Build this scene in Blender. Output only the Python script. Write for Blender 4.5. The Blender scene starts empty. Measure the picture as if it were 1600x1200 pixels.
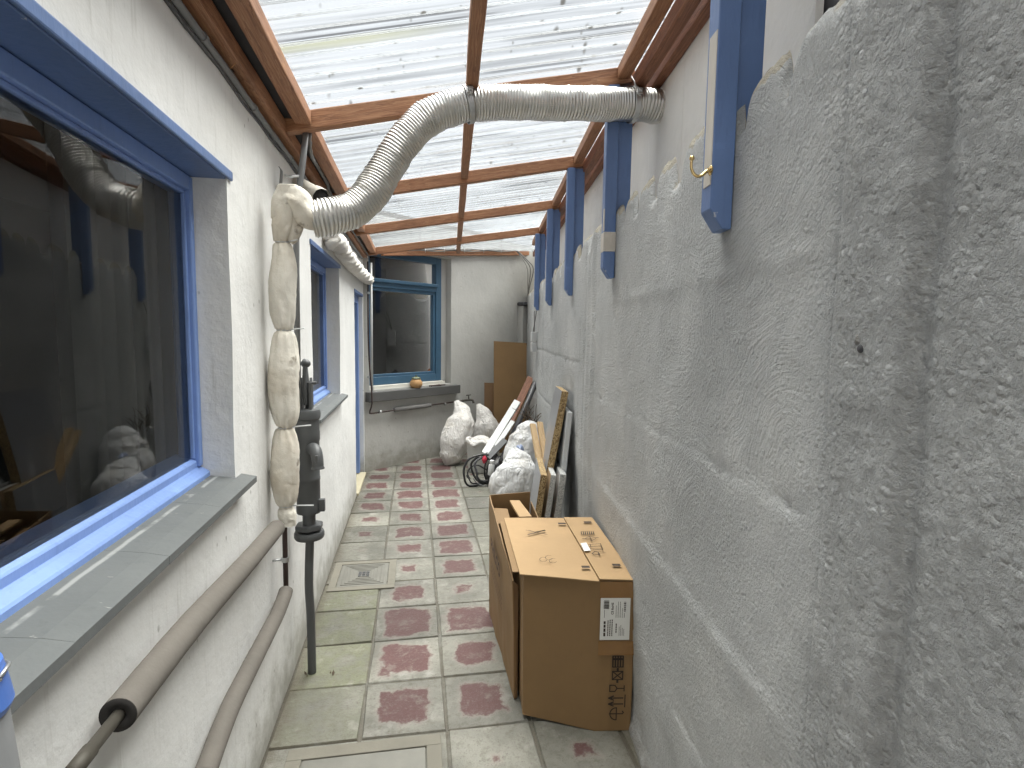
import bpy, bmesh, math, random
from mathutils import Vector, Matrix, noise
random.seed(7)
R = math.radians
scene = bpy.context.scene
col = scene.collection
V = Vector

# ------------------------------------------------------------------ camera
H = 1.55
F, YAW, PITCH, ROLL = 860.92, R(10.016), R(5.3146), R(.8572)
fw = V((math.sin(YAW)*math.cos(PITCH), math.cos(YAW)*math.cos(PITCH), -math.sin(PITCH)))
r0 = V((math.cos(YAW), -math.sin(YAW), 0)); u0 = r0.cross(fw)
rt = r0*math.cos(ROLL)+u0*math.sin(ROLL); up = -r0*math.sin(ROLL)+u0*math.cos(ROLL)
CAM = V((0, 0, H))
cd = bpy.data.cameras.new('camera'); cam = bpy.data.objects.new('camera', cd); col.objects.link(cam)
M = Matrix.Identity(4)
for i in range(3):
    M[i][0] = rt[i]; M[i][1] = up[i]; M[i][2] = -fw[i]; M[i][3] = CAM[i]
cam.matrix_world = M
cd.sensor_width = 36; cd.lens = F*36/1600; cd.clip_start = .02; cd.clip_end = 1000
scene.camera = cam
def ray(px, py): return fw+rt*((px-800)/F)-up*((py-600)/F)
def aty(px, py, y): d = ray(px, py); return CAM+d*(y/d.y)      # a measured picture point at a known distance
def atx(px, py, x): d = ray(px, py); return CAM+d*(x/d.x)
def atz(px, py, z): d = ray(px, py); return CAM+d*((z-H)/d.z)

# ------------------------------------------------------------------ object helpers
WM = {}
def link(o, parent, Mw):
    col.objects.link(o)
    WM[o.name] = Mw
    if parent is not None:
        o.parent = parent; o.matrix_basis = WM[parent.name].inverted() @ Mw
    else: o.matrix_basis = Mw
    return o
def tag(o, label=None, cat=None, group=None, kind=None):
    if label: o['label'] = label
    if cat: o['category'] = cat
    if group: o['group'] = group
    if kind: o['kind'] = kind
    return o
def thing(name, label, cat, loc=(0, 0, 0), group=None):
    o = bpy.data.objects.new(name, None); o.empty_display_size = .1
    link(o, None, Matrix.Translation(loc)); return tag(o, label, cat, group)
def obj(name, verts, faces, mat, parent=None, smooth=False, Mw=None, recalc=True):
    me = bpy.data.meshes.new(name)
    me.from_pydata([tuple(v) for v in verts], [], faces)
    if recalc:
        bm = bmesh.new(); bm.from_mesh(me); bmesh.ops.recalc_face_normals(bm, faces=bm.faces); bm.to_mesh(me); bm.free()
    if smooth:
        for p in me.polygons: p.use_smooth = True
    for m in (mat if isinstance(mat, (list, tuple)) else [mat]): me.materials.append(m)
    me.update()
    return link(bpy.data.objects.new(name, me), parent, Mw or Matrix.Identity(4))
def objbm(name, bm, mat, parent=None, smooth=False, Mw=None):
    bmesh.ops.recalc_face_normals(bm, faces=bm.faces)
    me = bpy.data.meshes.new(name); bm.to_mesh(me); bm.free()
    if smooth:
        for p in me.polygons: p.use_smooth = True
    me.materials.append(mat)
    return link(bpy.data.objects.new(name, me), parent, Mw or Matrix.Identity(4))
def addbox(bm, lo, hi, bev=0.0, Mx=None):
    r = bmesh.ops.create_cube(bm, size=1)
    vs = r['verts']
    c = [(lo[i]+hi[i])/2 for i in range(3)]; s = [abs(hi[i]-lo[i]) for i in range(3)]
    for v in vs: v.co = V((v.co[0]*s[0]+c[0], v.co[1]*s[1]+c[1], v.co[2]*s[2]+c[2]))
    if bev:
        es = list({e for v in vs for e in v.link_edges})
        rr = bmesh.ops.bevel(bm, geom=es, offset=bev, segments=2, affect='EDGES', profile=.5)
        vs = list({v for f in rr['faces'] for v in f.verts} | {v for v in vs if v.is_valid})
    if Mx is not None:
        for v in vs: v.co = Mx @ v.co
    return vs
def boxobj(name, lo, hi, mat, parent=None, bev=0.003, Mx=None):
    bm = bmesh.new(); addbox(bm, lo, hi, bev); return objbm(name, bm, mat, parent, Mw=Mx)
def frameM(p0, p1, upv=(0, 0, 1)):
    x = (V(p1)-V(p0)).normalized(); z = V(upv); y = z.cross(x).normalized(); z = x.cross(y)
    Mx = Matrix.Identity(4)
    for i in range(3): Mx[i][0] = x[i]; Mx[i][1] = y[i]; Mx[i][2] = z[i]; Mx[i][3] = p0[i]
    return Mx
def beam(name, p0, p1, w, h, mat, parent=None, upv=(0, 0, 1), bev=.004, rough=.0012, seed=0, zoff=0):
    """a sawn timber: p0-p1 runs along the middle of its underside"""
    L = (V(p1)-V(p0)).length
    bm = bmesh.new(); addbox(bm, (0, -w/2, zoff), (L, w/2, h+zoff), bev)
    n = max(2, int(L/.08))
    for k in range(1, n):
        g = bm.verts[:]+bm.edges[:]+bm.faces[:]
        bmesh.ops.bisect_plane(bm, geom=g, plane_co=(L*k/n, 0, 0), plane_no=(1, 0, 0))
    for v in bm.verts:
        q = V((v.co.x*3+seed, v.co.y*9, v.co.z*9)); v.co.y += noise.noise(q)*rough*2; v.co.z += noise.noise(q+V((9, 4, 2)))*rough*2
    return objbm(name, bm, mat, parent, Mw=frameM(p0, p1, upv))
def smoothpath(pts, n=8):
    P = [V(p) for p in pts]; out = []
    for i in range(len(P)-1):
        a = P[max(i-1, 0)]; b = P[i]; c = P[i+1]; d = P[min(i+2, len(P)-1)]
        for k in range(n):
            t = k/n
            out.append(.5*((2*b)+(c-a)*t+(2*a-5*b+4*c-d)*t*t+(3*b-a-3*c+d)*t**3))
    out.append(P[-1]); return out
def tubegeo(P, rad, seg=12, cap=True):
    """rad: number or f(i, t, ang) """
    P = [V(p) for p in P]; n = len(P); vs = []; fs = []
    T = [(P[min(i+1, n-1)]-P[max(i-1, 0)]).normalized() for i in range(n)]
    a = V((0, 0, 1)) if abs(T[0].z) < .9 else V((1, 0, 0))
    N = (a-T[0]*a.dot(T[0])).normalized()
    for i in range(n):
        N = (N-T[i]*N.dot(T[i])).normalized(); B = T[i].cross(N)
        for k in range(seg):
            an = 2*math.pi*k/seg
            rr = rad(i, i/(n-1), an) if callable(rad) else rad
            vs.append(P[i]+(N*math.cos(an)+B*math.sin(an))*rr)
    for i in range(n-1):
        for k in range(seg):
            k2 = (k+1) % seg
            fs.append((i*seg+k, i*seg+k2, (i+1)*seg+k2, (i+1)*seg+k))
    if cap:
        fs.append(tuple(range(seg-1, -1, -1))); fs.append(tuple((n-1)*seg+k for k in range(seg)))
    return vs, fs
def tube(name, P, rad, mat, parent=None, seg=12, cap=True):
    vs, fs = tubegeo(P, rad, seg, cap); return obj(name, vs, fs, mat, parent, True)
def lathe(name, prof, mat, parent=None, seg=32, Mw=None, smooth=True):
    vs = []; fs = []
    for (r, z) in prof:
        for k in range(seg):
            a = 2*math.pi*k/seg; vs.append((r*math.cos(a), r*math.sin(a), z))
    n = len(prof)
    for i in range(n-1):
        for k in range(seg): fs.append((i*seg+k, i*seg+(k+1) % seg, (i+1)*seg+(k+1) % seg, (i+1)*seg+k))
    fs.append(tuple(range(seg))); fs.append(tuple((n-1)*seg+k for k in range(seg)))
    o = obj(name, vs, fs, mat, parent, smooth, Mw)
    if smooth: autosmooth(o)
    return o
def autosmooth(o, ang=40):
    bm = bmesh.new(); bm.from_mesh(o.data)
    for e in bm.edges:
        if len(e.link_faces) == 2 and e.calc_face_angle(0) > R(ang): e.smooth = False
    bm.to_mesh(o.data); bm.free()

# ------------------------------------------------------------------ materials
class N:
    def __init__(s, name):
        s.m = bpy.data.materials.new(name); s.m.use_nodes = True; s.t = s.m.node_tree; s.t.nodes.clear()
        s.out = s.t.nodes.new('ShaderNodeOutputMaterial'); s.b = s.t.nodes.new('ShaderNodeBsdfPrincipled')
        s.t.links.new(s.b.outputs[0], s.out.inputs[0])
        s.co = s.t.nodes.new('ShaderNodeTexCoord').outputs['Object']
    def n(s, typ, **kw):
        nd = s.t.nodes.new(typ)
        for k, v in kw.items():
            if k.startswith('i_'): nd.inputs[k[2:].replace('_', ' ')].default_value = v
            else: setattr(nd, k, v)
        return nd
    def l(s, a, b): s.t.links.new(a, b); return b
    def setin(s, nd, k, v):
        if hasattr(v, 'is_output') or isinstance(v, bpy.types.NodeSocket): s.l(v, nd.inputs[k])
        else: nd.inputs[k].default_value = v
    def map(s, scale=(1, 1, 1), loc=(0, 0, 0), src=None):
        nd = s.n('ShaderNodeMapping'); s.l(src or s.co, nd.inputs[0]); nd.inputs['Scale'].default_value = scale; nd.inputs['Location'].default_value = loc
        return nd.outputs[0]
    def noise(s, sc, det=5, rough=.55, src=None, dist=0, col=False):
        nd = s.n('ShaderNodeTexNoise'); s.l(src or s.co, nd.inputs['Vector']); nd.inputs['Scale'].default_value = sc
        nd.inputs['Detail'].default_value = det; nd.inputs['Roughness'].default_value = rough; nd.inputs['Distortion'].default_value = dist
        return nd.outputs['Color' if col else 'Fac']
    def vor(s, sc, feat='F1', src=None, out='Distance', rnd=1):
        nd = s.n('ShaderNodeTexVoronoi', feature=feat); s.l(src or s.co, nd.inputs['Vector']); nd.inputs['Scale'].default_value = sc
        nd.inputs['Randomness'].default_value = rnd
        return nd.outputs[out]
    def math(s, op, a, b=0, c=0, clamp=False):
        nd = s.n('ShaderNodeMath', operation=op, use_clamp=clamp)
        s.setin(nd, 0, a); s.setin(nd, 1, b); s.setin(nd, 2, c); return nd.outputs[0]
    def ss(s, v, a, b):
        nd = s.n('ShaderNodeMapRange', interpolation_type='SMOOTHSTEP'); s.setin(nd, 0, v); nd.inputs[1].default_value = a; nd.inputs[2].default_value = b
        return nd.outputs[0]
    def ramp(s, v, stops):
        nd = s.n('ShaderNodeValToRGB'); s.l(v, nd.inputs[0]); e = nd.color_ramp.elements
        e[0].position = stops[0][0]; e[0].color = (*stops[0][1], 1); e[1].position = stops[-1][0]; e[1].color = (*stops[-1][1], 1)
        for p, c in stops[1:-1]: x = e.new(p); x.color = (*c, 1)
        return nd.outputs[0]
    def mix(s, f, a, b, mode='MIX'):
        nd = s.n('ShaderNodeMix', data_type='RGBA', blend_type=mode)
        s.setin(nd, 0, f)
        for k, v in ((6, a), (7, b)):
            if isinstance(v, tuple): v = (*v, 1) if len(v) == 3 else v
            s.setin(nd, k, v)
        return nd.outputs[2]
    def bump(s, h, st=.3, d=.01, prev=None):
        nd = s.n('ShaderNodeBump'); nd.inputs['Strength'].default_value = st; nd.inputs['Distance'].default_value = d
        s.l(h, nd.inputs['Height'])
        if prev: s.l(prev, nd.inputs['Normal'])
        return nd.outputs[0]
    def bumps(s, *hs):      # (height, metres) pairs summed into one bump
        t = None
        for h, d in hs:
            q = s.math('MULTIPLY', h, d); t = q if t is None else s.math('ADD', t, q)
        return s.bump(t, 1, 1)
    def sep(s, src=None):
        nd = s.n('ShaderNodeSeparateXYZ'); s.l(src or s.co, nd.inputs[0]); return nd.outputs
    def attr(s, name):
        nd = s.n('ShaderNodeAttribute'); nd.attribute_name = name; return nd
    def done(s, color=None, rough=None, metal=None, nrm=None, **kw):
        if color is not None: s.setin(s.b, 'Base Color', (*color, 1) if isinstance(color, tuple) and len(color) == 3 else color)
        if rough is not None: s.setin(s.b, 'Roughness', rough)
        if metal is not None: s.setin(s.b, 'Metallic', metal)
        if nrm is not None: s.l(nrm, s.b.inputs['Normal'])
        for k, v in kw.items(): s.setin(s.b, k.replace('_', ' '), v)
        return s.m

def mat_plaster(name, c, dark=.8, dirt=True):
    m = N(name); n1 = m.noise(1.6, 6, .6); n2 = m.noise(38, 4, .6); n3 = m.noise(9, 5, .6)
    cc = m.mix(m.ss(n1, .35, .7), tuple(x*.90 for x in c), c)
    cc = m.mix(m.math('MULTIPLY', m.ss(n3, .52, .75), .22), cc, tuple(x*.78 for x in c))
    pits = m.math('MULTIPLY', m.ss(m.math('ADD', m.vor(11, src=m.map((1, 1, .7))), m.math('MULTIPLY', n2, .05)), .10, .06), m.ss(n1, .42, .52))
    cc = m.mix(m.math('MULTIPLY', pits, .6), cc, (.16, .15, .13))
    scr = m.math('MULTIPLY', m.ss(m.noise(7, 3, .5, src=m.map((1, 2.5, .35))), .68, .72), .3)
    cc = m.mix(scr, cc, tuple(min(1, x*1.15) for x in c))
    if dirt:   # splash staining plus painted shade, darker towards the paving
        z = m.sep()[2]; k = m.ss(m.math('ADD', z, m.math('MULTIPLY', m.math('SUBTRACT', n3, .5), .45)), .30, -.03)
        cc = m.mix(m.math('MULTIPLY', k, .75), cc, (.22, .21, .17))
        st = m.ss(m.noise(9, 5, .65, src=m.map((6, 6, .35))), .56, .74)
        cc = m.mix(m.math('MULTIPLY', st, .34), cc, (.36, .35, .31))
    b = m.bumps((n2, .0016), (n3, .006))
    return m.done(cc, .85, nrm=b)
def mat_concrete():
    m = N('grey_painted_concrete')
    s = m.sep(); y = s[1]
    far = m.ss(m.math('ADD', y, m.math('MULTIPLY', m.math('SUBTRACT', m.noise(3, 3), .5), .25)), .74, .9)   # pebbly near the pier, trowelled beyond
    n1 = m.noise(1.3, 6, .6); n2 = m.noise(135, 4, .75); n3 = m.noise(16, 5, .65)
    warp = m.n('ShaderNodeVectorMath', operation='MULTIPLY_ADD'); m.l(m.noise(2.2, 2, .5, col=True), warp.inputs[0]); warp.inputs[1].default_value = (.35, .35, .35); m.l(m.co, warp.inputs[2])
    d = m.vor(1.7, src=warp.outputs[0])
    cx = m.n('ShaderNodeCombineXYZ'); m.l(m.math('MULTIPLY', d, 70), cx.inputs[0]); m.l(m.math('MULTIPLY', y, 6), cx.inputs[1]); m.l(m.math('MULTIPLY', s[2], 6), cx.inputs[2])
    ring = m.noise(1.0, 4, .72, src=cx.outputs[0])
    gr_ = m.math('MULTIPLY', m.ss(m.vor(78), .62, .12), m.ss(m.noise(17, 4, .7), .42, .60))
    amp = m.math('MULTIPLY', far, m.ss(m.noise(1.9, 3, .5), .36, .56))
    peb = m.ss(m.noise(70, 5, .75), .35, .85)
    c = m.mix(m.ss(n1, .3, .72), (.39, .398, .398), (.51, .518, .515)); c = m.mix(m.math('MULTIPLY', m.ss(m.noise(2.6, 6, .7), .5, .68), .4), c, (.56, .56, .545))
    c = m.mix(m.math('MULTIPLY', m.ss(m.noise(5, 6, .7), .5, .75), .15), c, (.29, .29, .285))
    stn = m.ss(m.noise(6, 5, .65, src=m.map((4, 4, .3))), .6, .8)
    c = m.mix(m.math('MULTIPLY', stn, .14), c, (.27, .26, .24))
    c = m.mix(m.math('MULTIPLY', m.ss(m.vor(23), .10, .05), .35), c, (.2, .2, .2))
    raw = m.attr('raw').outputs['Fac']
    c = m.mix(m.ss(m.math('ADD', raw, m.math('MULTIPLY', m.math('SUBTRACT', n3, .5), 1.2)), .45, .6), c, m.mix(n2, (.28, .25, .19), (.50, .46, .38)))
    c = m.mix(m.math('MULTIPLY', m.ss(n2, .56, .74), .32), c, (.25, .25, .245)); c = m.mix(m.math('MULTIPLY', m.ss(n2, .44, .28), .30), c, (.52, .53, .53))  # pit shade and grain highlights painted into the colour, following the grit noise
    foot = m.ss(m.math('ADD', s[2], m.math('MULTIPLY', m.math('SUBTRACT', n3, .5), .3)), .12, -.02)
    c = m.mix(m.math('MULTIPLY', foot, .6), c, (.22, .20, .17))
    b = m.bumps((m.math('MULTIPLY', ring, amp), .010), (m.math('MULTIPLY', peb, m.math('SUBTRACT', 1, m.math('MULTIPLY', far, .7))), .0085), (m.math('MULTIPLY', gr_, m.math('SUBTRACT', 1, m.math('MULTIPLY', far, .6))), .0065), (n2, .0062), (n3, .0045))
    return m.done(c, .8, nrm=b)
def mat_wood(name, dark, mid, light, rough=.6):
    m = N(name)
    rnd = m.n('ShaderNodeObjectInfo').outputs['Random']
    off = m.n('ShaderNodeVectorMath', operation='ADD'); m.l(m.co, off.inputs[0])
    cx = m.n('ShaderNodeCombineXYZ'); m.l(m.math('MULTIPLY', rnd, 37), cx.inputs[0]); m.l(m.math('MULTIPLY', rnd, 3), cx.inputs[1]); m.l(cx.outputs[0], off.inputs[1])
    p = off.outputs[0]
    kn = m.vor(2.2, src=m.map((1, 2.5, 2.5), src=p))
    wob = m.math('MULTIPLY', m.ss(kn, .22, .0), 1.4)
    g = m.noise(3, 4, .6, src=m.map((.55, 16, 16), src=p), dist=.6)
    g2 = m.math('FRACT', m.math('ADD', m.math('MULTIPLY', g, 9), wob))
    f = m.noise(40, 3, .6, src=m.map((.12, 1, 1), src=p))
    c = m.ramp(m.math('ADD', m.math('MULTIPLY', g2, .55), m.math('MULTIPLY', f, .45)), [(.15, dark), (.5, mid), (.85, light)])
    c = m.mix(m.math('MULTIPLY', m.ss(m.noise(2.2, 4, .6, src=p), .5, .75), .4), c, tuple(x*.55 for x in dark))
    c = m.mix(m.ss(kn, .045, .03), c, tuple(x*.35 for x in dark))
    b = m.bumps((g2, .0003), (f, .0006))
    return m.done(c, rough, nrm=b)
def mat_paint(name, c, rough=.45, chip=(.75, .74, .70), chips=.5):
    m = N(name); n1 = m.noise(3, 5, .6); n2 = m.noise(60, 3, .6, src=m.map((1, 1, .25)))
    cc = m.mix(m.ss(n1, .35, .7), tuple(x*.85 for x in c), c)
    ch = m.math('MULTIPLY', m.ss(m.noise(26, 5, .7), .69, .72), chips)
    cc = m.mix(ch, cc, chip)
    sc = m.math('MULTIPLY', m.ss(m.noise(12, 4, .6), .6, .78), .3)
    cc = m.mix(sc, cc, tuple(min(1, x*1.25+.02) for x in c))
    cc = m.mix(m.math('MULTIPLY', m.ss(n2, .56, .72), .25), cc, tuple(x*.6 for x in c)); b = m.bumps((n2, .0012), (n1, .004), (ch, -.0008))
    return m.done(cc, m.math('ADD', m.math('MULTIPLY', n1, .2), rough-.1), nrm=b)
def mat_simple(name, c, rough=.5, metal=0, var=.15, sc=12, bump=.15, **kw):
    m = N(name); n1 = m.noise(sc, 5, .6); n0 = m.noise(sc*.25, 4, .6)
    cc = m.mix(n1, tuple(x*(1-var) for x in c), tuple(min(1, x*(1+var*.6)) for x in c))
    cc = m.mix(m.math('MULTIPLY', m.ss(n0, .5, .75), var*1.6), cc, tuple(x*.6 for x in c))
    return m.done(cc, m.math('ADD', rough-.08, m.math('MULTIPLY', n1, .16)), metal, m.bump(m.noise(sc*5, 3), bump, .003), **kw)
def mat_cloth(name, c, stain):
    m = N(name); n1 = m.noise(11, 5, .65); n2 = m.noise(5, 4, .6)
    cc = m.mix(m.ss(n2, .4, .75), c, stain)
    cc = m.mix(m.ss(n1, .64, .72), cc, tuple(x*.6 for x in stain))
    w = m.n('ShaderNodeTexWave', wave_type='BANDS', bands_direction='Z'); m.l(m.co, w.inputs[0]); w.inputs['Scale'].default_value = 160; w.inputs['Distortion'].default_value = 2
    b = m.bumps((w.outputs['Fac'], .0001), (m.noise(22, 6, .65), .007))
    return m.done(cc, .9, nrm=b)
def mat_sack(name, c):
    m = N(name); n = m.noise(5, 4, .6)
    f = m.n('ShaderNodeTexNoise'); m.l(m.map((1.5, 1.5, .55)), f.inputs[0]); f.inputs['Scale'].default_value = 9; f.inputs['Detail'].default_value = 5; f.inputs['Distortion'].default_value = 1.6
    cr = m.math('ABSOLUTE', m.math('SUBTRACT', f.outputs['Fac'], .5))
    cc = m.mix(m.ss(n, .45, .75), c, tuple(x*y for x, y in zip(c, (.82, .78, .72))))
    b = m.bumps((cr, .04), (m.noise(30, 4, .6, dist=1), .002))
    return m.done(cc, .38, nrm=b)
def mat_card(name, c):
    m = N(name); n1 = m.noise(2.5, 5, .6); 
    w = m.n('ShaderNodeTexWave', wave_type='BANDS', bands_direction='Z'); m.l(m.co, w.inputs[0]); w.inputs['Scale'].default_value = 45
    fl = m.noise(70, 4, .7, src=m.map((1, 1, .3)))
    cc = m.mix(m.ss(n1, .35, .7), tuple(x*.88 for x in c), c)
    cc = m.mix(m.math('MULTIPLY', m.ss(fl, .55, .75), .18), cc, tuple(x*.6 for x in c))
    sc = m.ss(m.noise(8, 4, .6, src=m.map((3, 3, .3)), dist=.5), .68, .72)
    cc = m.mix(m.math('MULTIPLY', sc, .25), cc, tuple(min(1, x*1.35) for x in c))
    b = m.bumps((w.outputs['Fac'], .00004), (n1, .004))
    return m.done(cc, .7, nrm=b)
def mat_chip():
    m = N('chipboard_edge'); v = m.vor(220, out='Color', src=m.map((1, .6, .6))); s = m.n('ShaderNodeSeparateColor'); m.l(v, s.inputs[0])
    c = m.ramp(s.outputs[0], [(.0, (.12, .075, .03)), (.45, (.30, .20, .09)), (1, (.52, .40, .22))])
    return m.done(c, .85, nrm=m.bump(s.outputs[0], .4, .002))
def mat_terrazzo():
    m = N('speckled_grey_edge'); v = m.vor(260, out='Color'); s = m.n('ShaderNodeSeparateColor'); m.l(v, s.inputs[0])
    c = m.ramp(s.outputs[0], [(.0, (.16, .17, .17)), (.3, (.42, .43, .42)), (1, (.60, .60, .57))])
    return m.done(c, .6)
def mat_floor():
    m = N('worn_red_tiles')
    uv = m.n('ShaderNodeUVMap').outputs[0]
    s = m.sep(uv); red = m.attr('red').outputs['Fac']; sh = m.attr('shade').outputs['Fac']; gr = m.attr('green').outputs['Fac']
    n1 = m.noise(6.5, 5, .65); n2 = m.noise(30, 6, .75); n0 = m.noise(3, 4, .6); n3 = m.noise(90, 3, .7)
    du = m.math('ABSOLUTE', m.math('SUBTRACT', s[0], .5)); dv = m.math('ABSOLUTE', m.math('SUBTRACT', s[1], .5))
    mott = m.math('MULTIPLY', m.ss(m.noise(130, 2, .6), .58, .7), .45)
    d = m.math('ADD', m.math('MAXIMUM', du, dv), m.math('MULTIPLY', m.math('MULTIPLY', du, dv), .35))
    d = m.math('ADD', d, m.math('MULTIPLY', m.math('SUBTRACT', n1, .5), .46))
    d = m.math('ADD', d, m.math('MULTIPLY', m.math('SUBTRACT', n2, .5), .11))
    edge = m.math('SUBTRACT', m.math('MULTIPLY', red, .50), .12)
    k = m.math('SUBTRACT', edge, d)
    msk = m.ss(k, -.030, .026)
    wear = m.ss(m.math('ADD', m.math('MULTIPLY', n3, .5), m.math('MULTIPLY', n2, .5)), .50, .66)
    msk = m.math('MULTIPLY', msk, m.math('SUBTRACT', 1, m.math('MULTIPLY', wear, .45)))
    msk = m.math('MULTIPLY', msk, m.math('SUBTRACT', 1, m.math('MULTIPLY', m.ss(m.noise(11, 5, .7), .50, .70), .45)))
    g = m.mix(m.ss(n0, .35, .7), (.125, .122, .104), (.225, .219, .188))
    g = m.mix(m.math('MULTIPLY', gr, m.ss(n1, .3, .6)), g, (.140, .145, .090))
    g = m.mix(m.math('MULTIPLY', m.ss(n2, .47, .66), .6), g, (.115, .105, .082))
    g = m.mix(m.math('MULTIPLY', m.ss(n1, .55, .7), .4), g, (.35, .34, .31))
    g = m.mix(m.math('MULTIPLY', m.ss(k, -.09, 0), .3), g, (.30, .25, .225))
    g = m.mix(mott, g, (.085, .075, .06))
    rc = m.mix(n1, (.072, .029, .028), (.110, .052, .049))
    rc = m.mix(m.math('MULTIPLY', m.ss(n2, .5, .8), .5), rc, (.085, .042, .036))
    c = m.mix(msk, g, rc)
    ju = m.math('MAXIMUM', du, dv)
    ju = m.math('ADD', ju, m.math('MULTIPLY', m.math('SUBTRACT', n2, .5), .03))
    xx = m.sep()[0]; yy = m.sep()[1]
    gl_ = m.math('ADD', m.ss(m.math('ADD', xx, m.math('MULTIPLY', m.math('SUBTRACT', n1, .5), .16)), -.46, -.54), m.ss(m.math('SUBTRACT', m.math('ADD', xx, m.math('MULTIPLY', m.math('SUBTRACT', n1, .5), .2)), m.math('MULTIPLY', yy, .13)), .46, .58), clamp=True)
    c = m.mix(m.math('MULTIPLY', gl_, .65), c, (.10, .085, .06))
    jt = m.math('MULTIPLY', m.ss(ju, .470, .492), .7)
    c = m.mix(m.math('MULTIPLY', jt, m.ss(n1, .3, .6)), c, (.115, .098, .072))
    shd = m.math('ADD', .72, m.math('MULTIPLY', sh, .46))
    mm = m.n('ShaderNodeVectorMath', operation='SCALE'); m.l(c, mm.inputs[0]); m.l(shd, mm.inputs['Scale'])
    sp3 = m.ss(m.vor(48), .14, .06); mm2 = m.mix(m.math('MULTIPLY', m.math('MULTIPLY', sp3, m.ss(n0, .4, .6)), .6), mm.outputs[0], (.07, .06, .045))
    b = m.bumps((n2, .0055), (n1, .008), (msk, .0012))
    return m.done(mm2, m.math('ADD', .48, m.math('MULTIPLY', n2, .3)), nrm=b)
def mat_roof():
    m = N('clear_corrugated_sheet'); s = m.sep(); y = s[1]
    lines = m.noise(5, 3, .8, src=m.map((.10, 9, .0)))
    ph = m.math('FRACT', m.math('DIVIDE', y, .228))
    fine = m.math('SINE', m.math('MULTIPLY', y, 2*math.pi/.0115))
    band = m.math('MULTIPLY', m.ss(ph, .0, .05), m.ss(ph, .36, .30))
    k = m.math('MULTIPLY', m.ss(fine, -.3, .7), m.math('ADD', .06, m.math('MULTIPLY', m.math('MULTIPLY', band, m.ss(m.noise(2.5, 3, .6, src=m.map((.5, 1, 0))), .4, .6)), .75)))
    k = m.math('ADD', k, m.math('MULTIPLY', m.ss(lines, .42, .72), .62), clamp=True)
    sp = m.vor(13, src=m.map((1, 1, .2))); spk = m.math('MULTIPLY', m.ss(m.math('ADD', sp, m.math('MULTIPLY', m.noise(40, 3), .12)), .23, .12), m.ss(m.noise(2.6, 3), .42, .5))
    sp2 = m.ss(m.vor(34, src=m.map((.8, 1, .2))), .15, .08); sp2 = m.math('MULTIPLY', sp2, m.ss(m.noise(4, 3, src=m.map((1, 1, 1), (5, 3, 1))), .44, .54))
    dirt = m.math('MAXIMUM', spk, m.math('MULTIPLY', sp2, .7))
    yl = m.ss(m.math('ABSOLUTE', m.math('SUBTRACT', y, m.math('ADD', 1.93, m.math('MULTIPLY', m.noise(3, 3), .02)))), .022, .004)
    yl = m.math('MULTIPLY', yl, m.ss(s[0], .25, -.2))
    c = m.mix(k, (.73, .765, .79), (.22, .23, .242)); c = m.mix(m.math('MULTIPLY', dirt, .85), c, (.12, .11, .09))
    c = m.mix(m.math('MULTIPLY', yl, .5), c, (.5, .5, .22))
    m.t.nodes.remove(m.b)
    tl = m.n('ShaderNodeBsdfTranslucent'); m.l(c, tl.inputs[0])
    tp = m.n('ShaderNodeBsdfTransparent'); m.l(c, tp.inputs[0])
    gl = m.n('ShaderNodeBsdfGlossy'); gl.inputs['Roughness'].default_value = .25
    df = m.n('ShaderNodeBsdfDiffuse'); m.l(c, df.inputs[0])
    a = m.n('ShaderNodeMixShader'); a.inputs[0].default_value = .965; m.l(tl.outputs[0], a.inputs[1]); m.l(tp.outputs[0], a.inputs[2])
    b = m.n('ShaderNodeMixShader'); b.inputs[0].default_value = .02; m.l(a.outputs[0], b.inputs[1]); m.l(df.outputs[0], b.inputs[2])
    e = m.n('ShaderNodeMixShader'); e.inputs[0].default_value = .04; m.l(b.outputs[0], e.inputs[1]); m.l(gl.outputs[0], e.inputs[2])
    m.l(e.outputs[0], m.out.inputs[0]); return m.m
def mat_glass():
    m = N('window_glass'); m.t.nodes.remove(m.b)
    fr = m.n('ShaderNodeFresnel'); fr.inputs[0].default_value = 1.5
    k = m.math('MULTIPLY', fr.outputs[0], .92, clamp=True)
    gl = m.n('ShaderNodeBsdfGlossy'); gl.inputs['Roughness'].default_value = .0; gl.inputs[0].default_value = (.95, .95, .95, 1)
    tp = m.n('ShaderNodeBsdfTransparent'); tp.inputs[0].default_value = (.86, .88, .87, 1)
    a = m.n('ShaderNodeMixShader'); m.l(k, a.inputs[0]); m.l(tp.outputs[0], a.inputs[1]); m.l(gl.outputs[0], a.inputs[2])
    z = m.sep()[2]                                                     # dried splashes and runs on the pane
    spl = m.math('MULTIPLY', m.ss(m.vor(42), .11, .05), m.ss(m.noise(5, 4), .5, .62))
    run = m.math('MULTIPLY', m.ss(m.noise(26, 3, .6, src=m.map((1, 1, .05))), .62, .76), m.ss(z, 1.55, 1.2))
    d = m.math('MULTIPLY', m.math('MAXIMUM', spl, m.math('MULTIPLY', run, .30)), .16)
    df = m.n('ShaderNodeBsdfDiffuse'); df.inputs[0].default_value = (.5, .5, .48, 1)
    e = m.n('ShaderNodeMixShader'); m.l(d, e.inputs[0]); m.l(a.outputs[0], e.inputs[1]); m.l(df.outputs[0], e.inputs[2])
    m.l(e.outputs[0], m.out.inputs[0]); return m.m
def mat_duct():
    m = N('aluminium_foil_duct'); n1 = m.noise(14, 4, .6); n2 = m.noise(90, 3, .6)
    c = m.mix(n1, (.50, .49, .47), (.70, .69, .66))
    return m.done(c, m.math('ADD', .30, m.math('MULTIPLY', n1, .15)), 1.0, m.bump(n1, .3, .004))

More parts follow.
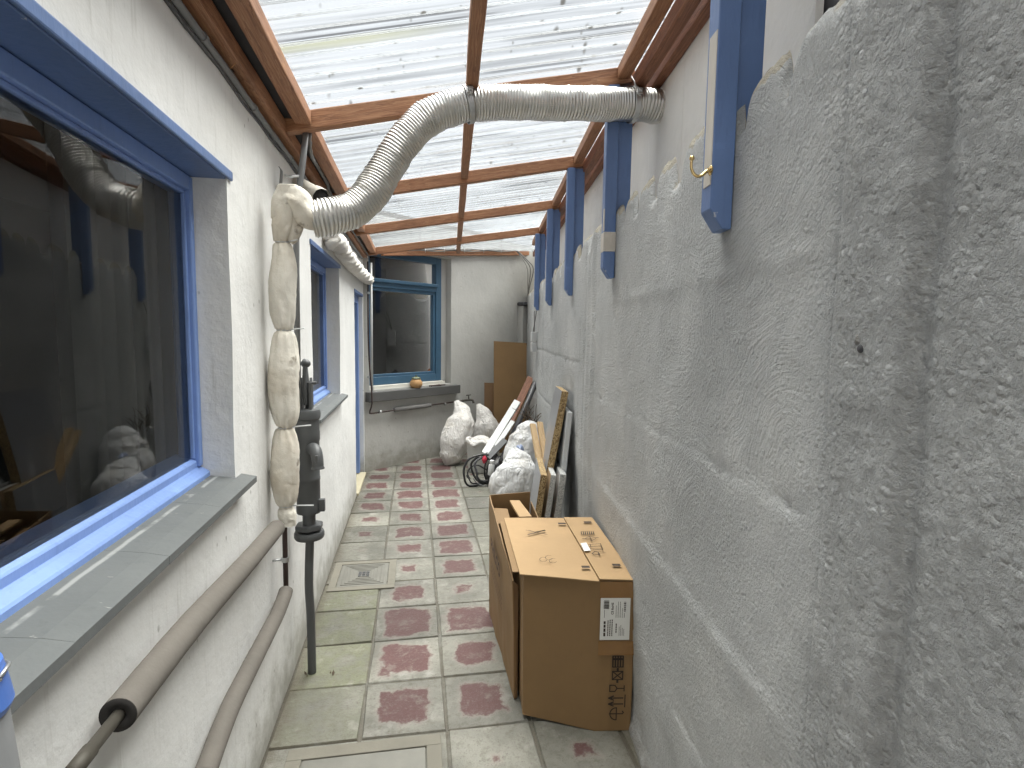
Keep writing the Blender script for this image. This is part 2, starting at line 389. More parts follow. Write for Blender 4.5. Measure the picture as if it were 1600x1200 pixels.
PLASTER = mat_plaster('white_plaster', (.77, .77, .755)); PLASTER2 = mat_plaster('grey_white_plaster', (.50, .495, .47))
WHITEWALL = mat_plaster('white_boarding', (.86, .85, .82), dirt=False)
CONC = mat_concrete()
WOOD = mat_wood('orange_softwood', (.17, .068, .032), (.31, .14, .066), (.44, .235, .125))
WOODR = mat_wood('red_brown_softwood', (.10, .034, .016), (.20, .075, .036), (.33, .15, .08))
WOODL = mat_wood('pale_pine', (.42, .28, .14), (.55, .39, .22), (.64, .48, .30))
BLUE = mat_paint('blue_gloss_paint', (.125, .205, .41)); BLUEF = mat_paint('bright_blue_paint', (.20, .315, .64), chips=.3); TEAL = mat_paint('dull_teal_blue_paint', (.05, .12, .20), chips=.1)
POSTW = mat_paint('bare_whitewashed_timber', (.60, .56, .50), .8, chips=.2)
def mat_slate():
    m = N('slate_grey_painted_sill'); n1 = m.noise(7, 5, .6); x = m.sep()[0]; n2 = m.noise(30, 4, .65)
    c = m.mix(n1, (.095, .103, .104), (.135, .143, .142))
    ln = m.ss(m.math('ABSOLUTE', m.math('ADD', x, m.math('ADD', .598, m.math('MULTIPLY', m.math('SUBTRACT', n1, .5), .012)))), .007, .002)
    c = m.mix(m.math('MULTIPLY', m.math('MULTIPLY', ln, m.ss(n1, .36, .5)), .75), c, (.33, .34, .33))
    c = m.mix(m.math('MULTIPLY', m.ss(m.noise(14, 4, .6, src=m.map((1, 3, 1))), .66, .70), .5), c, (.40, .40, .38))
    c = m.mix(m.math('MULTIPLY', m.ss(n2, .58, .72), .3), c, (.075, .085, .085))
    return m.done(c, .72, nrm=m.bumps((n1, .003), (n2, .001)))
SLATE = mat_slate()
IRON = mat_simple('grey_painted_cast_iron', (.085, .089, .092), .45, .0, .3, 14)
GREYPIPE = mat_simple('grey_plastic_pipe', (.20, .205, .21), .6)
LAG = mat_simple('brown_grey_pipe_lagging', (.155, .140, .122), .9, var=.3, sc=9, bump=.6)
LAGG = mat_simple('grey_pipe_lagging', (.17, .165, .16), .85)
FOAM = mat_simple('black_lagging_core', (.018, .016, .015), .9)
COPPER = mat_simple('tarnished_copper', (.075, .068, .055), .6, .3)
RUST = mat_simple('dark_rusty_pipe', (.045, .026, .022), .6)
GALV = mat_simple('galvanised_steel', (.55, .56, .56), .38, .9)
BRASS = mat_simple('polished_brass', (.72, .53, .25), .25, 1.0, .1)
CLOTH = mat_cloth('cream_canvas', (.72, .685, .61), (.56, .50, .41)); CLOTHW = mat_cloth('white_rag', (.74, .72, .68), (.58, .54, .49))
SACK = mat_sack('white_woven_sack', (.64, .62, .595)); SACKB = mat_sack('white_rubble_bag', (.64, .645, .65))
CARD = mat_card('shaded_brown_cardboard', (.24, .145, .062)); CARDD = mat_card('dark_brown_cardboard', (.22, .13, .065)); CARDLIT = mat_card('lit_cardboard_flap', (.40, .262, .13))  # carton body darkened as shaded, lid flaps lightened as lit from above
INK = mat_simple('black_print', (.035, .022, .015), .7); LABEL = mat_simple('white_paper_label', (.72, .72, .69), .55, var=.05)
TAPE = mat_simple('brown_parcel_tape', (.27, .145, .055), .22)
CHIP = mat_chip(); TERR = mat_terrazzo()
LAM = mat_simple('brushed_grey_laminate', (.30, .31, .33), .38, .2, .2, 5); LAML = mat_simple('pale_grey_board', (.60, .62, .63), .45); LAMT = mat_simple('tan_board_face', (.55, .38, .22), .6)
WPLAS = mat_simple('white_plastic', (.60, .61, .61), .35, var=.08); BUCK = mat_simple('white_bucket_plastic', (.60, .60, .58), .4)
BLACK = mat_simple('black_rubber', (.016, .016, .017), .42); DGREY = mat_simple('dark_grey_plastic', (.06, .06, .065), .45)
RED = mat_simple('red_plastic', (.45, .02, .05), .4); BPLAS = mat_simple('blue_plastic', (.07, .16, .48), .4)
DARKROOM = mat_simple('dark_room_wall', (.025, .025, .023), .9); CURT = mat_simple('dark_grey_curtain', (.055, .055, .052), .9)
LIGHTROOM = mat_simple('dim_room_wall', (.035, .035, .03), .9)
MEMB = mat_simple('black_roofing_felt', (.012, .013, .017), .7)
CERAM = mat_simple('ochre_stoneware', (.52, .30, .13), .4, var=.35, sc=22); JARG = mat_simple('dull_green_lid', (.10, .12, .06), .5)
FLOOR = mat_floor(); ROOF = mat_roof(); GLASS = mat_glass(); DUCT = mat_duct()
MORT = mat_simple('sandy_mortar', (.16, .145, .12), .9, var=.35, sc=14, bump=.5)
MANH = mat_simple('worn_aluminium_cover', (.18, .175, .152), .55, .2, .3, 12); CONCF = mat_simple('pale_cement_frame', (.19, .178, .145), .85, var=.3, sc=10, bump=.4)
TWIG = mat_simple('dry_brown_twig', (.09, .065, .045), .9); THRESH = mat_simple('yellowed_stone_step', (.50, .45, .32), .8)
GROUND = mat_simple('grey_earth', (.14, .13, .11), .95)

# ------------------------------------------------------------------ sky, sun
w = bpy.data.worlds.new('World'); scene.world = w; w.use_nodes = True
wt = w.node_tree; bg = wt.nodes['Background']; sky = wt.nodes.new('ShaderNodeTexSky'); sky.sky_type = 'NISHITA'; sky.sun_disc = False
SEL, SAZ = 74, 46     # sun elevation, compass angle from +Y towards +X
sky.sun_elevation = R(SEL); sky.sun_rotation = R(SAZ); sky.air_density = 1; sky.dust_density = 2; sky.ozone_density = 1
hsv = wt.nodes.new('ShaderNodeHueSaturation'); hsv.inputs['Saturation'].default_value = .12     # an overcast, nearly colourless sky
wt.links.new(sky.outputs[0], hsv.inputs['Color']); cl_ = wt.nodes.new('ShaderNodeMix'); cl_.data_type = 'RGBA'; cl_.inputs[0].default_value = .8       # even cloud cover over the clear sky
cl_.inputs[7].default_value = (2.9, 2.95, 3.0, 1); wt.links.new(hsv.outputs[0], cl_.inputs[6]); wt.links.new(cl_.outputs[2], bg.inputs[0]); bg.inputs[1].default_value = .05
sl = bpy.data.lights.new('sun', 'SUN'); sl.energy = 3.3; sl.angle = R(70); sl.color = (1, .955, .875)
so = bpy.data.objects.new('sun', sl); col.objects.link(so)
sd = V((math.sin(R(SAZ))*math.cos(R(SEL)), math.cos(R(SAZ))*math.cos(R(SEL)), math.sin(R(SEL))))
so.rotation_euler = sd.to_track_quat('Z', 'Y').to_euler(); so.location = (2, 2, 8)
vs_ = scene.view_settings; vs_.view_transform = 'Standard'; vs_.look = 'None'; vs_.gamma = 1; vs_.exposure = 2.85
scene.cycles.adaptive_threshold = .025; scene.cycles.max_bounces = 7; scene.cycles.diffuse_bounces = 4; scene.cycles.transparent_max_bounces = 12; scene.cycles.sample_clamp_indirect = 6

# ------------------------------------------------------------------ ground, paving
obj('ground', [(-60, -60, -.03), (60, -60, -.03), (60, 60, -.03), (-60, 60, -.03)], [(0, 1, 2, 3)], GROUND)['kind'] = 'structure'
def xw(y): return .57+.13*y                  # face of the boundary wall
BW0 = V((-.534, 6.147, 0)); BT = V((.762, .647, 0)).normalized(); BN = V((BT.y, -BT.x, 0))    # back wall line; BN faces the yard
def bw(s, z, out=0.0): return BW0+BT*s+BN*out+V((0, 0, z))
Mback = Matrix.Identity(4)                    # local x along the back wall, local y into it, local z up
for i in range(3): Mback[i][0] = BT[i]; Mback[i][1] = -BN[i]; Mback[i][3] = BW0[i]

xs = [-.543+.3325*k for k in range(-1, 9)]; ys = [2.03+.337*k for k in range(-9, 19)]
REDT = {  # row: reds for columns A, B, C, D
    -3: (0, .3, .6, .4), -2: (0, .5, .5, .5), -1: (0, .0, .42, .5), 0: (0, .93, .80, .3), 1: (.0, .95, .82, .4), 2: (.0, .93, .98, .3), 3: (.0, .74, .45, .2), 4: (.0, .60, .92, .1), 5: (.3, .80, .88, .1),
    6: (.45, .93, .97, .1), 7: (.62, .85, .92, .2), 8: (.85, .95, .93, .3), 9: (.80, .95, .95, .35), 10: (.88, .98, .97, .4), 11: (.8, .95, .93, .4), 12: (.7, .93, .9, .5)}
verts = []; faces = []; uvs = []; red = []; shd = []; grn = []
random.seed(11)
for j in range(len(ys)-1):
    row = j-9
    for i in range(len(xs)-1):
        c = i-1; g = .0035+random.random()*.002
        x0, x1, y0, y1 = xs[i]+g, xs[i+1]-g, ys[j]+g, ys[j+1]-g
        jx = [random.uniform(-.004, .004) for _ in range(8)]
        r = REDT.get(row, (.6, .9, .9, .5)); rv = r[c] if 0 <= c < 4 else .3
        rv = max(0, min(1, rv+random.uniform(-.13, .06)))
        h = [random.uniform(-.0025, .0025) for _ in range(4)]; ch = .004; dz = .006
        P = [(x0+jx[0], y0+jx[1]), (x1+jx[2], y0+jx[3]), (x1+jx[4], y1+jx[5]), (x0+jx[6], y1+jx[7])]
        b = len(verts); cxm = sum(p[0] for p in P)/4; cym = sum(p[1] for p in P)/4
        for k, p in enumerate(P): verts.append((p[0], p[1], -dz))
        for k, p in enumerate(P): verts.append((p[0]+(ch if p[0] < cxm else -ch), p[1]+(ch if p[1] < cym else -ch), h[k]))
        fl = [(b+4, b+5, b+6, b+7)]+[(b+k, b+(k+1) % 4, b+4+(k+1) % 4, b+4+k) for k in range(4)]
        S = random.random(); G = (1.0 if (c == 0 and row in (0, 1, 2, 3)) else (.35 if c >= 3 else .15)*random.random())
        if c == 0 and row == 0: G = .5
        for f in fl:
            faces.append(f); red.append(rv); shd.append(S); grn.append(G)
            for vi in f:
                q = verts[vi]; uvs.append(((q[0]-xs[i])/(xs[i+1]-xs[i]), (q[1]-ys[j])/(ys[j+1]-ys[j])))
b = len(verts); verts += [(-.9, -1.2, -.007), (2.4, -1.2, -.007), (2.4, 8.2, -.007), (-.9, 8.2, -.007)]
faces.append((b, b+1, b+2, b+3)); red.append(0); shd.append(.1); grn.append(.2); uvs += [(.5, .01)]*4
fl = obj('floor', verts, faces, FLOOR, recalc=False); fl['kind'] = 'structure'
uvl = fl.data.uv_layers.new(name='UVMap')
for k, u in enumerate(uvs): uvl.data[k].uv = u
for nm, arr in (('red', red), ('shade', shd), ('green', grn)):
    a = fl.data.attributes.new(nm, 'FLOAT', 'FACE'); a.data.foreach_set('value', arr)

def manhole(label, x0, x1, y0, y1, rib, border):
    t = thing('manhole_cover', label, 'manhole cover', ((x0+x1)/2, (y0+y1)/2, 0))
    bm = bmesh.new(); e = border
    for lo, hi in (((x0, y0), (x1, y0+e)), ((x0, y1-e), (x1, y1)), ((x0, y0+e), (x0+e, y1-e)), ((x1-e, y0+e), (x1, y1-e))):
        addbox(bm, (*lo, -.01), (*hi, .0075+.001*random.random()), .002)
    objbm('frame', bm, CONCF, t)
    bm = bmesh.new(); g = .004
    addbox(bm, (x0+e+g, y0+e+g, -.01), (x1-e-g, y1-e-g, .006), .002)
    if rib:
        for k in range(1, 8):
            f = k*.0205; a0, a1, b0, b1 = x0+e+g+f, x1-e-g-f, y0+e+g+f, y1-e-g-f
            if a1-a0 < .03 or b1-b0 < .03: break
            ww = .006
            for lo, hi in (((a0, b0), (a1, b0+ww)), ((a0, b1-ww), (a1, b1)), ((a0, b0+ww), (a0+ww, b1-ww)), ((a1-ww, b0+ww), (a1, b1-ww))):
                addbox(bm, (*lo, .004), (*hi, .0095), .0015)
    objbm('lid', bm, MANH, t)
    if rib:
        cx, cy = (x0+x1)/2, (y0+y1)/2; bm = bmesh.new()
        for i in range(3):
            for j in range(3): addbox(bm, (cx-.033+i*.024, cy-.033+j*.024, .004), (cx-.015+i*.024, cy-.015+j*.024, .0105))
        objbm('maker_plate', bm, DGREY, t)
    return t
manhole('small square manhole cover with nested raised ridges beside the left wall', -.52, -.125, 3.275, 3.695, True, .045)
manhole('large plain rectangular manhole cover set in cement at the near end of the paving', -.46, .095, 1.38, 2.005, False, .055)

# ------------------------------------------------------------------ house on the left
LX = -.545
def wallgrid(us, zs, holes, P, depth, amp=.0025, seed=0):
    """wall with openings; P(u, z, d) gives the point; holes (u0,u1,z0,z1) get reveals of the given depth"""
    def fine(a, extra, st):
        L = sorted(set(a+extra)); out = []
        for p, q in zip(L[:-1], L[1:]):
            n = max(1, int(round((q-p)/st)))
            out += [p+(q-p)*k/n for k in range(n)]
        return out+[L[-1]]
    U = fine(us, [h[0] for h in holes]+[h[1] for h in holes], .05); Z = fine(zs, [h[2] for h in holes]+[h[3] for h in holes], .05)
    vs = []; fs = []; idx = {}
    def vert(u, z, d=0.0):
        k = (round(u, 4), round(z, 4), round(d, 4))
        if k not in idx:
            nn = noise.noise(V((u*2.5+seed, z*2.5, 3)))*amp*2+noise.noise(V((u*14+seed, z*14, 8)))*amp*.6
            idx[k] = len(vs); e = noise.noise(V((u*19, z*19, 5)))*.0015
            vs.append(P(u+(e if d else 0), z+(e if d else 0), d+nn))
        return idx[k]
    for i in range(len(U)-1):
        for j in range(len(Z)-1):
            uc, zc = (U[i]+U[i+1])/2, (Z[j]+Z[j+1])/2
            if any(h[0] < uc < h[1] and h[2] < zc < h[3] for h in holes): continue
            fs.append([vert(U[i], Z[j]), vert(U[i+1], Z[j]), vert(U[i+1], Z[j+1]), vert(U[i], Z[j+1])])
    for h in holes:
        hu = [u for u in U if h[0]-1e-6 <= u <= h[1]+1e-6]; hz = [z for z in Z if h[2]-1e-6 <= z <= h[3]+1e-6]
        ring = [(u, h[2]) for u in hu]+[(h[1], z) for z in hz[1:]]+[(u, h[3]) for u in reversed(hu[:-1])]+[(h[0], z) for z in reversed(hz[1:-1])]
        for k in range(len(ring)):
            a, b = ring[k], ring[(k+1) % len(ring)]
            fs.append([vert(*a), vert(*b), vert(*b, depth), vert(*a, depth)])
    return vs, fs
house = thing('house', 'white plastered house wall along the left with blue windows and a door', 'house', (LX, 2.5, 0))
W1 = (-.35, 1.79, 1.09, 2.005); W2 = (3.11, 4.23, 1.075, 2.015); DR = (5.24, 6.05, .02, 1.93)
vs, fs = wallgrid([-1.0, 6.13], [0, 2.50], [W1, W2, DR], lambda u, z, d: V((LX-d, u, z)), .105, seed=3)
obj('wall', vs, fs, PLASTER, house, True); autosmooth(bpy.data.objects['wall'], 45)
def left_window(W, lab, nosill_end=.05):
    y0, y1, z0, z1 = W
    fx = -.637          # outer face of the frame
    fr = .026
    bm = bmesh.new()
    for lo, hi in (((y0, z0+.045), (y0+fr, z1-.02)), ((y1-fr, z0+.045), (y1, z1-.02)), ((y0+fr, z1-.062), (y1-fr, z1-.02))):
        addbox(bm, (fx-.06, lo[0], lo[1]), (fx, hi[0], hi[1]), .004)
    for lo, hi in (((y0+fr, z0+.07), (y0+fr+.009, z1-.062)), ((y1-fr-.009, z0+.07), (y1-fr, z1-.062)), ((y0+fr+.009, z1-.073), (y1-fr-.009, z1-.062))):
        addbox(bm, (fx-.052, lo[0], lo[1]), (fx-.012, hi[0], hi[1]), .003)
    win = objbm('window', bm, BLUEF, house)
    if lab: win['label'] = lab
    pr = [(fx-.075, z0+.0), (fx-.075, z0+.080), (fx-.030, z0+.074), (fx-.012, z0+.064), (fx-.009, z0+.060), (fx-.009, z0+.043), (fx-.004, z0+.038), (fx+.014, z0+.028), (fx+.018, z0+.023), (fx+.018, z0+.0)]     # stepped bottom rail
    vs = [(x, yy, z) for yy in (y0+.001, y1-.001) for x, z in pr]; n = len(pr)
    fs = [tuple(range(n)), tuple(range(n, 2*n))]+[(i, (i+1) % n, n+(i+1) % n, n+i) for i in range(n)]
    obj('bottom_rail', vs, fs, BLUEF, win)
    obj('pane', [(fx-.022, y0+.02, z0+.05), (fx-.022, y1-.01, z0+.05), (fx-.022, y1-.01, z1-.03), (fx-.022, y0+.02, z1-.03)], [(0, 1, 2, 3)], GLASS, win)
    bm = bmesh.new()     # boarded lintel with a lip on the wall face
    addbox(bm, (fx-.05, y0, z1-.018), (LX-.002, y1, z1+.006), .002)
    addbox(bm, (LX-.002, y0-.02, z1-.016), (LX+.008, y1+.035, z1+.012), .004)
    objbm('lintel', bm, BLUE, win)
    # sloping slate sill slabs
    vs = []; fs = []; n = max(2, int((y1+.05-(y0-.05))/.29)); ya = y0-.05; yb = y1+nosill_end
    for k in range(n):
        a = ya+(yb-ya)*k/n+.0004; b = ya+(yb-ya)*(k+1)/n-.0004; o = random.uniform(-.0008, .0008); q = len(vs)
        X0, X1 = fx-.01, -.499+o
        for yy in (a, b):
            m0 = yy if (y0 <= yy <= y1) else (y0+.001 if yy < y0 else y1-.001)
            vs += [(X0, m0, z0-.012), (X0, m0, z0+.014), (LX, m0, z0+.002), (X1, yy, z0-.008), (X1, yy, z0-.026), (LX, m0, z0-.022), (LX+.001, yy, z0+.002), (LX+.001, yy, z0-.022)]
        A = [q+i for i in range(8)]; B = [q+8+i for i in range(8)]
        for p in ((1, 2), (2, 6), (6, 3), (3, 4), (4, 7), (7, 5), (5, 0)): fs.append((A[p[0]], A[p[1]], B[p[1]], B[p[0]]))
        fs.append((A[0], A[1], A[2], A[5])); fs.append((A[2], A[6], A[7], A[5])); fs.append((A[6], A[3], A[4], A[7]))
        fs.append((B[0], B[1], B[2], B[5])); fs.append((B[2], B[6], B[7], B[5])); fs.append((B[6], B[3], B[4], B[7]))
    obj('sill', vs, fs, SLATE, win)
    return win
w1 = left_window(W1, 'large blue framed window nearest the camera'); w2 = left_window(W2, 'smaller blue framed window beyond the hand pump')
# door in its recess
bm = bmesh.new(); x = LX-.10
for lo, hi in (((DR[0], .03), (DR[0]+.05, 1.90)), ((DR[1]-.075, .03), (DR[1]-.001, 1.90)), ((DR[0]+.05, 1.83), (DR[1]-.075, 1.90))): addbox(bm, (x-.03, lo[0], lo[1]), (x+.058, hi[0], hi[1]), .004)
door = objbm('door', bm, BLUEF, house)
boxobj('door_leaf', (x-.02, DR[0]+.052, .06), (x+.0, DR[1]-.077, 1.828), mat_simple('grey_green_door_panel', (.33, .36, .34), .5), door)
boxobj('lintel', (x-.03, DR[0]+.001, 1.902), (LX+.006, DR[1]-.001, 1.929), BLUE, door)
boxobj('threshold', (LX-.12, DR[0]+.002, -.01), (LX+.02, DR[1]-.002, .022), THRESH, door)
# rooms behind the panes
def room(x0, x1, y0, y1, z0, z1, openx):
    vs = [(x, y, z) for x in (x0, x1) for y in (y0, y1) for z in (z0, z1)]
    fs = [(0, 1, 3, 2), (0, 1, 5, 4), (2, 3, 7, 6), (1, 3, 7, 5), (0, 2, 6, 4)]
    if not openx: fs.append((4, 5, 7, 6))
    return vs, fs
vs, fs = room(-3.0, -.70, -1.0, 6.05, .0, 2.49, True); obj('room_lining', vs, fs, DARKROOM, house)
vs = []; fs = []
P = [(-.74-.03*math.sin(k*1.3)-.010*(k % 2), 1.36+.0165*k) for k in range(26)]
for a, b in P: vs += [(a, b, .9), (a, b, 2.2)]
fs = [(2*k, 2*k+2, 2*k+3, 2*k+1) for k in range(len(P)-1)]
obj('curtain', vs, fs, CURT, house, True)
boxobj('roof', (-3.1, -1.2, 2.503), (-.56, 6.0, 2.56), MEMB, house, 0)  # unseen slab, added to stop daylight leaking in behind the panes
vs, fs = room(-1.6, -.9, 3.0, 4.4, .6, 2.4, True); obj('alcove', vs, fs, LIGHTROOM, house)

# ------------------------------------------------------------------ house at the end of the yard
back = thing('house', 'grey-white end wall across the yard with one dull teal window', 'house', tuple(BW0))
WB = (.055, 1.285, .90, 2.45)
def bp(s, z, d=0): return bw(s, z, -d)
vs, fs = wallgrid([-.02, 2.98], [0, 2.80], [WB], bp, .12, seed=9)
o = obj('wall', vs, fs, PLASTER2, back, True); autosmooth(o, 45)
bm = bmesh.new(); d0, d1 = .075, .14
for lo, hi in (((.057, .94), (.13, 2.449)), ((1.10, .94), (1.19, 2.449)), ((.13, 2.37), (1.10, 2.449)), ((.13, 2.03), (1.10, 2.12)), ((.13, .94), (1.10, 1.03))):
    addbox(bm, (lo[0], d0, lo[1]), (hi[0], d1, hi[1]), .006)
addbox(bm, (.131, d0-.022, 2.088), (1.12, d0+.001, 2.128), .006)
for lo, hi in (((.131, 1.031), (.165, 1.995)), ((1.065, 1.031), (1.099, 1.995)), ((.131, 1.995), (1.099, 2.029)), ((.165, 1.031), (1.065, 1.06))): addbox(bm, (lo[0], d0+.014, lo[1]), (hi[0], d1-.006, hi[1]), .004)
bwn = objbm('window', bm, TEAL, back, Mw=Mback)
obj('pane', [(.12, .117, .98), (1.11, .117, .98), (1.11, .117, 2.40), (.12, .117, 2.40)], [(0, 1, 2, 3)], GLASS, bwn, Mw=Mback)
boxobj('white_strip', (.057, .02, .885), (1.205, .11, .938), mat_paint('old_white_paint', (.68, .66, .60)), bwn, .004, Mback)
boxobj('sill', (.0, -.075, .775), (1.385, .075, .882), mat_simple('dark_slate_sill', (.10, .10, .098), .6, var=.2, sc=7), bwn, .006, Mback)
boxobj('reveal_panel', (1.192, .085, .94), (1.283, .12, 2.449), PLASTER2, bwn, .001, Mback)
vs = [(x, y, z) for x in (-.6, 2.2) for y in (.16, 2.5) for z in (.3, 2.75)]
obj('room_lining', vs, [(0, 1, 5, 4)][:0]+[(0, 1, 3, 2), (2, 3, 7, 6), (1, 3, 7, 5), (0, 2, 6, 4), (4, 5, 7, 6)], DARKROOM, back, Mw=Mback)
boxobj('roof', (-.6, .03, 2.803), (2.3, 2.6, 2.86), MEMB, back, 0, Mback)  # unseen slab, added to keep daylight out of the far room
boxobj('inner_partition', (-.5, .7, .35), (.52, .76, 2.7), LIGHTROOM, back, .004, Mback)

boxobj('wall', (-1.6, -3.06, 0), (1.9, -3.0, 2.5), PLASTER2, None, .002)['kind'] = 'structure'  # unseen wall, added behind the camera to cut light from that end

# ------------------------------------------------------------------ boundary wall on the right
BUMPS = [(.40, .36), (.865, .085), (1.085, .045), (1.27, .030), (1.475, .050), (1.725, .040), (1.95, .040), (2.17, .034), (2.38, .040), (2.58, .028), (2.80, .040), (3.15, .12), (3.47, .030), (3.63, .026), (3.79, .026), (3.95, .026), (4.11, .026), (4.42, .08), (4.70, .04), (4.94, .04), (5.2, .05), (5.5, .08), (5.85, .09), (6.3, .2), (7.0, .3), (7.7, .3)]
def topz(y):
    b = 0
    for c, hw in BUMPS:
        d = abs(y-c-.012*noise.noise(V((y*30, 1, 1))))/(hw+.032)
        if d < 1: b = max(b, (1-d**5)**.6)
    if y < .45: b = 1
    z = 2.026+.087*b
    if y > .9: z += .012*noise.noise(V((y*4, 7, 1)))
    return z+noise.noise(V((y*30, 5, 1)))*.013+noise.noise(V((y*80, 5, 1)))*.006
def gauss(x, s): return math.exp(-(x/s)**2)
def sstep(a, b, x): t = max(0, min(1, (x-a)/(b-a))); return t*t*(3-2*t)
def wdisp(y, z):
    q = V((y, z, 0))
    d = noise.noise(q*1.2)*.008+noise.noise(q*4+V((3, 1, 7)))*.0035+noise.noise(q*14)*.0018
    rough = 1-sstep(.72, .86, y)
    d += rough*(noise.noise(q*60)*.0018+max(0, noise.noise(q*42+V((1, 2, 3))))*.003)
    d += noise.noise(q*45)*.0009
    wv = noise.noise(V((z*3, 4, 2)))*.01
    d += .020*sstep(.60+wv, .625+wv, y)*(1-sstep(.775+wv, .80+wv, y))          # raised band
    d -= .014*gauss(y-.615-wv, .012)+.008*gauss(y-.79-wv, .01); d += .008*gauss(y-.43-wv, .05)
    d += .016*sstep(2.78, 2.83, y+wv)*(1-sstep(3.16, 3.2, y+wv))                  # pier joint
    d -= .012*gauss(y-3.02-wv, .012)+.014*gauss(y-3.22-wv, .02); d += .010*gauss(y-2.9-wv, .03)
    if y > .8:
        w0 = noise.noise(V((y*2, 9, 4)))*.012+noise.noise(V((y*9, 2, 4)))*.004
        m = sstep(.8, .95, y)*(1-sstep(2.6, 2.8, y))
        for zc, st, gr, sg in ((1.232, .0025, .012, .005), (.832, .004, -.002, .010), (1.69, -.002, -.003, .02), (.42, .002, .005, .008)):
            d += m*(st*(1-sstep(zc-.012+w0, zc+.006+w0, z)) - gr*gauss(z-zc-w0, sg)*max(0, .15+noise.noise(V((y*4, zc, 1)))*2.2))
    if y > 3.2:
        for zc in (1.37, .9, .5):
            d -= .007*gauss(z-zc-noise.noise(V((y*3, zc, 0)))*.01, .008)
    d += .05*gauss(z, .05)*.5                                                      # mortar fillet at the foot
    return d
Y = [-1.0]
while Y[-1] < 8.12:
    y = Y[-1]; Y.append(y+(.05 if y < .3 else .0065+.0042*max(0, y-.5)))
NZ = 170
vs = []; fs = []; raw = []
for y in Y:
    tz = topz(y); fine = [t/NZ for t in range(NZ+1)]
    for t in fine:
        z = tz*t; bat = .035*max(0, 1-z/.8)
        e = max(0, (z-(tz-.045))/.045); rnd = .022*e*e
        vs.append((xw(y)+bat-wdisp(y, z)*(1-.5*e)+rnd, y, z))
        isb = max([max(0, 1-abs(y-c)/(hw+.03)) for c, hw in BUMPS if y > .95] or [0])
        raw.append(1.15*sstep(tz-.06, tz-.012, z)*(1 if isb > .25 else .35))
    for k, (dx, dz) in enumerate(((.022, .003), (.034, None), (.175, None))):
        vs.append((xw(y)+dx, y, (tz+dz if dz is not None else min(tz-.002, 1.985))+noise.noise(V((y*20, dx*30, 2)))*.008)); raw.append(.75 if y > .95 else .3)
K = NZ+4
for i in range(len(Y)-1):
    for j in range(K-1): fs.append((i*K+j, (i+1)*K+j, (i+1)*K+j+1, i*K+j+1))
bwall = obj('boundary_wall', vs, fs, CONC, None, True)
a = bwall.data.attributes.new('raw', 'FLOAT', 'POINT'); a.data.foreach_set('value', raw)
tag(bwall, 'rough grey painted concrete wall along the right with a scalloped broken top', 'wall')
def knob(name, px, py, lab, r):
    d = ray(px, py); t = (xw(0))/(d.x-.13*d.y); p = CAM+d*t
    bm = bmesh.new(); bmesh.ops.create_icosphere(bm, subdivisions=3, radius=1)
    for v in bm.verts: v.co = V((v.co.x*r*1.3, v.co.y*r, v.co.z*r*1.5))*(1+.25*noise.noise(v.co*2))
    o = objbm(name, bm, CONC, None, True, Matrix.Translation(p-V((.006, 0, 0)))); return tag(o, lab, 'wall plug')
knob('mortar_knob', 1357, 530, 'knobbly painted lump on the rough grey wall at eye level', .0105)
knob('mortar_knob', 1318, 1147, 'small pale mortar lump low on the rough grey wall', .0085)
# hole under the upper lump
d = ray(1361, 545); t = xw(0)/(d.x-.13*d.y); p = CAM+d*t
lathe('wall_socket', [(.0, -.002), (.006, -.002), (.0065, .012), (.004, .014)], DGREY, None, 12, Matrix.Translation(p+V((-.006, 0, 0))) @ Matrix.Rotation(-math.pi/2, 4, 'Y'))
tag(bpy.data.objects['wall_socket'], 'dark rusty bolt end just below the upper lump on the grey wall', 'bolt')

# upper white boarding behind the posts
def xr(y): return xw(y)+.172
bm = bmesh.new()
cuts = [1.185, 2.05, 3.25, 4.45, 5.65, 6.9, 8.1]
for a, b in zip(cuts[:-1], cuts[1:]):
    vv = [bm.verts.new((xr(a+.0015)+dx, a+.0015, z)) for dx in (0, .02) for z in (1.9, 2.85)]+[bm.verts.new((xr(b-.0015)+dx, b-.0015, z)) for dx in (0, .02) for z in (1.9, 2.85)]
    for f in ((0, 1, 5, 4), (2, 3, 7, 6), (0, 1, 3, 2), (4, 5, 7, 6), (1, 3, 7, 5), (0, 2, 6, 4)): bm.faces.new([vv[k] for k in f])
upper = objbm('upper_wall', bm, WHITEWALL); tag(upper, 'white boarded upper wall standing on top of the grey wall behind the blue posts', 'wall')
ya_, yb_ = -1, 1.36
vs = [(xr(q)+dx, q, z) for q in (ya_, yb_) for dx in (.024, .06) for z in (1.9, 2.85)]
dk = obj('shutter', vs, [(0, 1, 5, 4), (2, 3, 7, 6), (0, 1, 3, 2), (4, 5, 7, 6), (1, 3, 7, 5), (0, 2, 6, 4)], DGREY)
tag(dk, 'dark board standing on top of the grey wall next to the white boarding', 'board')

